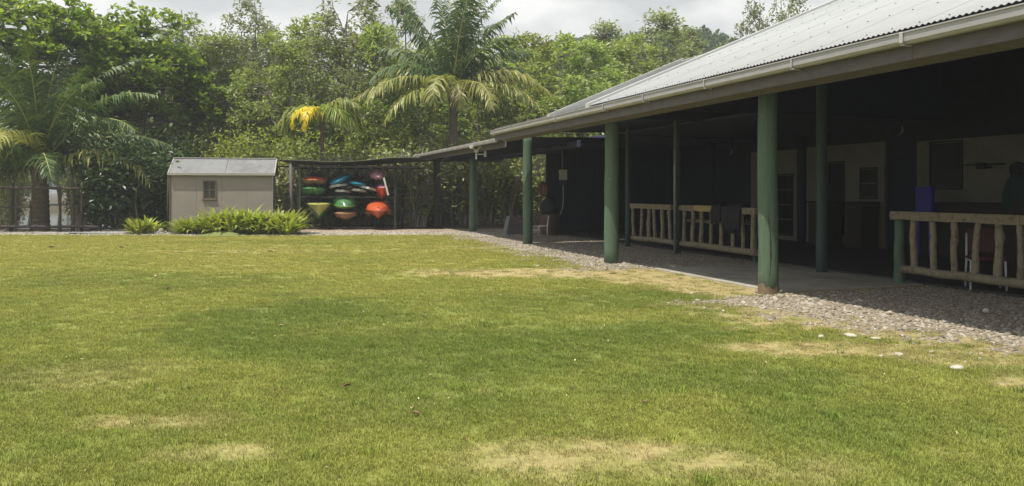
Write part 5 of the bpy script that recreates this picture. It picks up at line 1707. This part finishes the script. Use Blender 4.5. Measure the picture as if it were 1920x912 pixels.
# left palm: az 0 = right, 90 = away, 180 = left, 270 = towards the viewer
fr = [(100, 86, 6.0, 22), (60, 84, 6.2, 35), (20, 78, 6.0, 58), (170, 82, 5.8, 35), (230, 84, 5.6, 30), (290, 80, 5.4, 40), (130, 75, 5.6, 50), (150, 70, 5.4, 60), (0, 66, 6.2, 82), (345, 54, 5.8, 90), (10, 42, 5.8, 82), (352, 30, 5.2, 85, .7),
      (200, 55, 4.6, 95), (185, 38, 4.3, 92), (215, 30, 4.0, 95), (240, 50, 4.0, 110), (280, 62, 4.3, 120, .7), (300, 40, 3.6, 110), (320, 68, 5.6, 72), (40, 50, 4.8, 80), (80, 58, 4.6, 70), (120, 48, 4.5, 85), (260, 76, 4.6, 65), (5, 14, 4.6, 62), (165, 18, 4.0, 80), (330, 72, 5.2, 52), (190, 70, 5.0, 55)]
palm('coconut_palm', 'stocky coconut palm with dark arching fronds by the fence at the left', Xat(76, 31.3), 31.3, 2.35, .30, fr, 1)
palm('young_palm', 'slim leaning palm stem behind the fence at the left edge', Xat(28, 32.6), 32.6, 2.3, .10, [(a_, e_, 2.6, 85, .5) for a_, e_ in ((20, 55), (95, 60), (160, 45), (210, 60), (280, 50), (330, 35), (130, 75))], 2, lean=.5, boots=False)
fr = [(85, 87, 5.6, 14), (20, 84, 5.5, 22), (150, 85, 5.4, 18), (300, 82, 5.2, 28), (330, 86, 5.5, 16), (60, 80, 5.4, 26), (120, 82, 5.4, 24), (10, 79, 5.2, 34), (0, 74, 4.8, 50), (60, 70, 5.0, 45), (180, 66, 4.9, 30), (165, 56, 4.6, 62), (200, 50, 4.6, 105), (185, 34, 4.8, 95, .0),
      (15, 58, 4.6, 70), (165, 44, 5.0, 96, .7), (25, 44, 4.9, 84, .7), (350, 40, 4.7, 88, .7), (5, 30, 5.1, 74, .7), (340, 20, 4.8, 80, .7), (215, 30, 5.0, 90, .7), (190, 20, 5.2, 64, .7), (250, 44, 3.6, 150, .7), (280, 36, 3.0, 140, .7), (310, 30, 3.8, 110, .7), (230, 12, 4.4, 80, .7),
      (110, 40, 4.5, 85), (70, 35, 4.5, 85), (130, 60, 4.8, 70), (40, 20, 4.3, 80), (320, 62, 4.6, 75), (170, 76, 5.2, 40), (30, 48, 4.7, 80)]
palm('coconut_palm', 'tall coconut palm with upright crown and pale drooping lower fronds, behind the lean-to', Xat(850, 37), 37, Zat(176, 37), .20, fr, 3)
fr = [(262, 48, 2.5, 165, .0, {'yellow': True, 'maxl': .6, 'hang': 1.5}), (235, 50, 2.3, 168, .5, {'yellow': True, 'maxl': .5, 'hang': 1.5}), (15, 40, 2.2, 135, .5), (345, 30, 2.2, 125, .5), (60, 50, 2.2, 120, .5), (120, 50, 2.2, 130, .5), (180, 40, 2.0, 150, .5), (310, 45, 2.3, 145, .5), (350, 66, 2.0, 110, .5), (200, 45, 2.4, 160, .5)]
palm('yellowing_palm', 'small palm with bright yellow hanging fronds above the kayak rack', Xat(604, 34.9), 34.9, Zat(222, 34.9), .09, fr, 4, boots=False)

# strappy plants before the shed
def strap_mesh(seed, n, h):
    q = random.Random(seed); vs, fs = [], []
    for i in range(n):
        az = q.uniform(0, 6.3); r_ = q.uniform(0, .30); el = math.radians(q.uniform(28, 86)); L_ = h * q.uniform(.5, 1.2); w = q.uniform(.030, .052)
        p = Vector((r_ * math.cos(az), r_ * math.sin(az), q.uniform(0, .1))); sd_ = Vector((-math.sin(az), math.cos(az), 0)); o = len(vs); ns = 5
        for k in range(ns + 1):
            t = k / ns; ww = w * (1 - t ** 2.5) * (.6 + .8 * min(t * 2, 1)) * .8
            if k < ns: vs += [p - sd_ * ww, p + sd_ * ww]
            else: vs.append(p)
            e = el - 1.5 * t ** 1.5 * q.uniform(.5, 1.1)
            p = p + Vector((math.cos(az) * math.cos(e), math.sin(az) * math.cos(e), math.sin(e))) * L_ / ns
        fs += [(o+2*k, o+2*k+1, o+2*k+3, o+2*k+2) for k in range(ns - 1)] + [(o+2*(ns-1), o+2*ns-1, o+2*ns)]
    b = MB(); b.add(vs, fs); m_ = b.mesh('leaves', M['leaf_strap']); return m_
SM = [strap_mesh(i, 110, .72) for i in range(3)]
q = random.Random(8)
for i, (px, y, h, lab) in enumerate([(273, 28.9, .85, 'small yellow-green strappy plant on its own left of the shed'), (352, 29.0, .8, 'leftmost strappy plant in the row before the shed'), (378, 28.9, .95, 'strappy plant below the shed window'),
        (404, 28.8, 1.1, 'strappy plant right of the shed window, at the middle of the row'), (430, 29.0, 1.35, 'tall strappy plant behind the grassy mound'), (455, 28.8, 1.25, 'tall strappy plant just right of the grassy mound'),
        (478, 28.9, 1.0, 'lower strappy plant near the right corner of the shed'), (501, 28.7, 1.15, 'strappy plant at the right corner of the shed'), (518, 28.9, 1.2, 'bushy strappy plant right of the shed wall'), (538, 28.8, 1.2, 'rightmost strappy plant beside the kayak rack')]):
    t = thing('strap_leaf_plant', lab, 'plant', (Xat(px, y), y, 0), q.uniform(0, 6.3), None if i == 0 else 'strappy plants before the shed')
    s = h / .80; t.scale = (s * .95, s * .95, s * .86)
    for k in range(2):
        o = bpy.data.objects.new('leaves', SM[(i + k) % 3]); COL.objects.link(o); o.parent = t; o['kind'] = 'stuff'
        o.location = (.22 * (k * 2 - 1), q.uniform(-.15, .15), 0); o.rotation_euler = (0, 0, q.uniform(0, 6))

# ------------------------------------------------------------------ hills
def hill(name, pts, y, depth, mat, seed):
    """ridge line through pts (px, y_pixel) at distance y"""
    n = 60; vs, fs = [], []
    pxs = np.linspace(pts[0][0], pts[-1][0], n)
    zs = np.interp(pxs, [p[0] for p in pts], [p[1] for p in pts])
    m = 9
    for j in range(m):
        t = j / (m - 1)
        f = math.sin(math.pi * t) ** .8 if 0 < t < 1 else 0
        for i in range(n):
            z = Zat(zs[i], y)
            jit = float(fbm(np.array([i * .5 + seed]), np.array([j * .9]), seed)[0]) - .5
            vs.append((Xat(pxs[i], y), y + depth * (t - .5), max(-.5, (z * f) * (1 + .10 * jit * (j != m // 2)) + z * .02 * jit)))
    for j in range(m - 1):
        for i in range(n - 1):
            a = j * n + i
            fs.append((a, a + 1, a + n + 1, a + n))
    b = MB(); b.add(vs, fs, True)
    return b.build(name, mat, kind='structure')
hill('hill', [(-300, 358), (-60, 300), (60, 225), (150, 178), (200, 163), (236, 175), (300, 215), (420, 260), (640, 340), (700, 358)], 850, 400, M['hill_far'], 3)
# wooded rise on the right with a crown of leaves over it
hill('hill', [(700, 358), (900, 130), (1050, 96), (1200, 80), (1270, 73), (1320, 78), (1400, 100), (1560, 160), (1800, 358)], 150, 70, M['hill_near'], 8)
n = 26000
rg = np.random.default_rng(91)
pxs = rg.uniform(1000, 1420, n); zr_ = np.interp(pxs, [900, 1050, 1200, 1270, 1320, 1400, 1560], [130, 96, 80, 73, 78, 100, 160])
yy = 150 + rg.uniform(-20, 4, n); f = np.sin(np.pi * np.clip((yy - 115) / 70, 0.02, .98)) ** .8
X_ = (pxs - 960) / F * 150; Z_ = (EYE + (358 - zr_) * 150 / F) * f + rg.normal(size=n) * .5
me = leaf_mesh('hill_forest', np.stack([X_, yy, Z_], -1), 1.3, .9, rg, M['leaf_dark'])
tag(link('hill_forest', me), kind='stuff')

# ------------------------------------------------------------------ air
b = MB(); b.box((-1000, -60, -2.2), (1000, 1150, 190))
hz = b.mesh('haze')
hm = bpy.data.materials.new('humid_air'); hm.use_nodes = True
hm.node_tree.nodes.clear()
ho = N(hm.node_tree, 'ShaderNodeOutputMaterial'); hv_ = N(hm.node_tree, 'ShaderNodeVolumePrincipled')
hv_.inputs['Density'].default_value = 0.0013
hv_.inputs['Color'].default_value = (.90, .95, 1.0, 1)
hv_.inputs['Anisotropy'].default_value = 0.2
hm.node_tree.links.new(hv_.outputs['Volume'], ho.inputs['Volume'])
hz.materials.append(hm)
tag(link('haze', hz), kind='stuff')
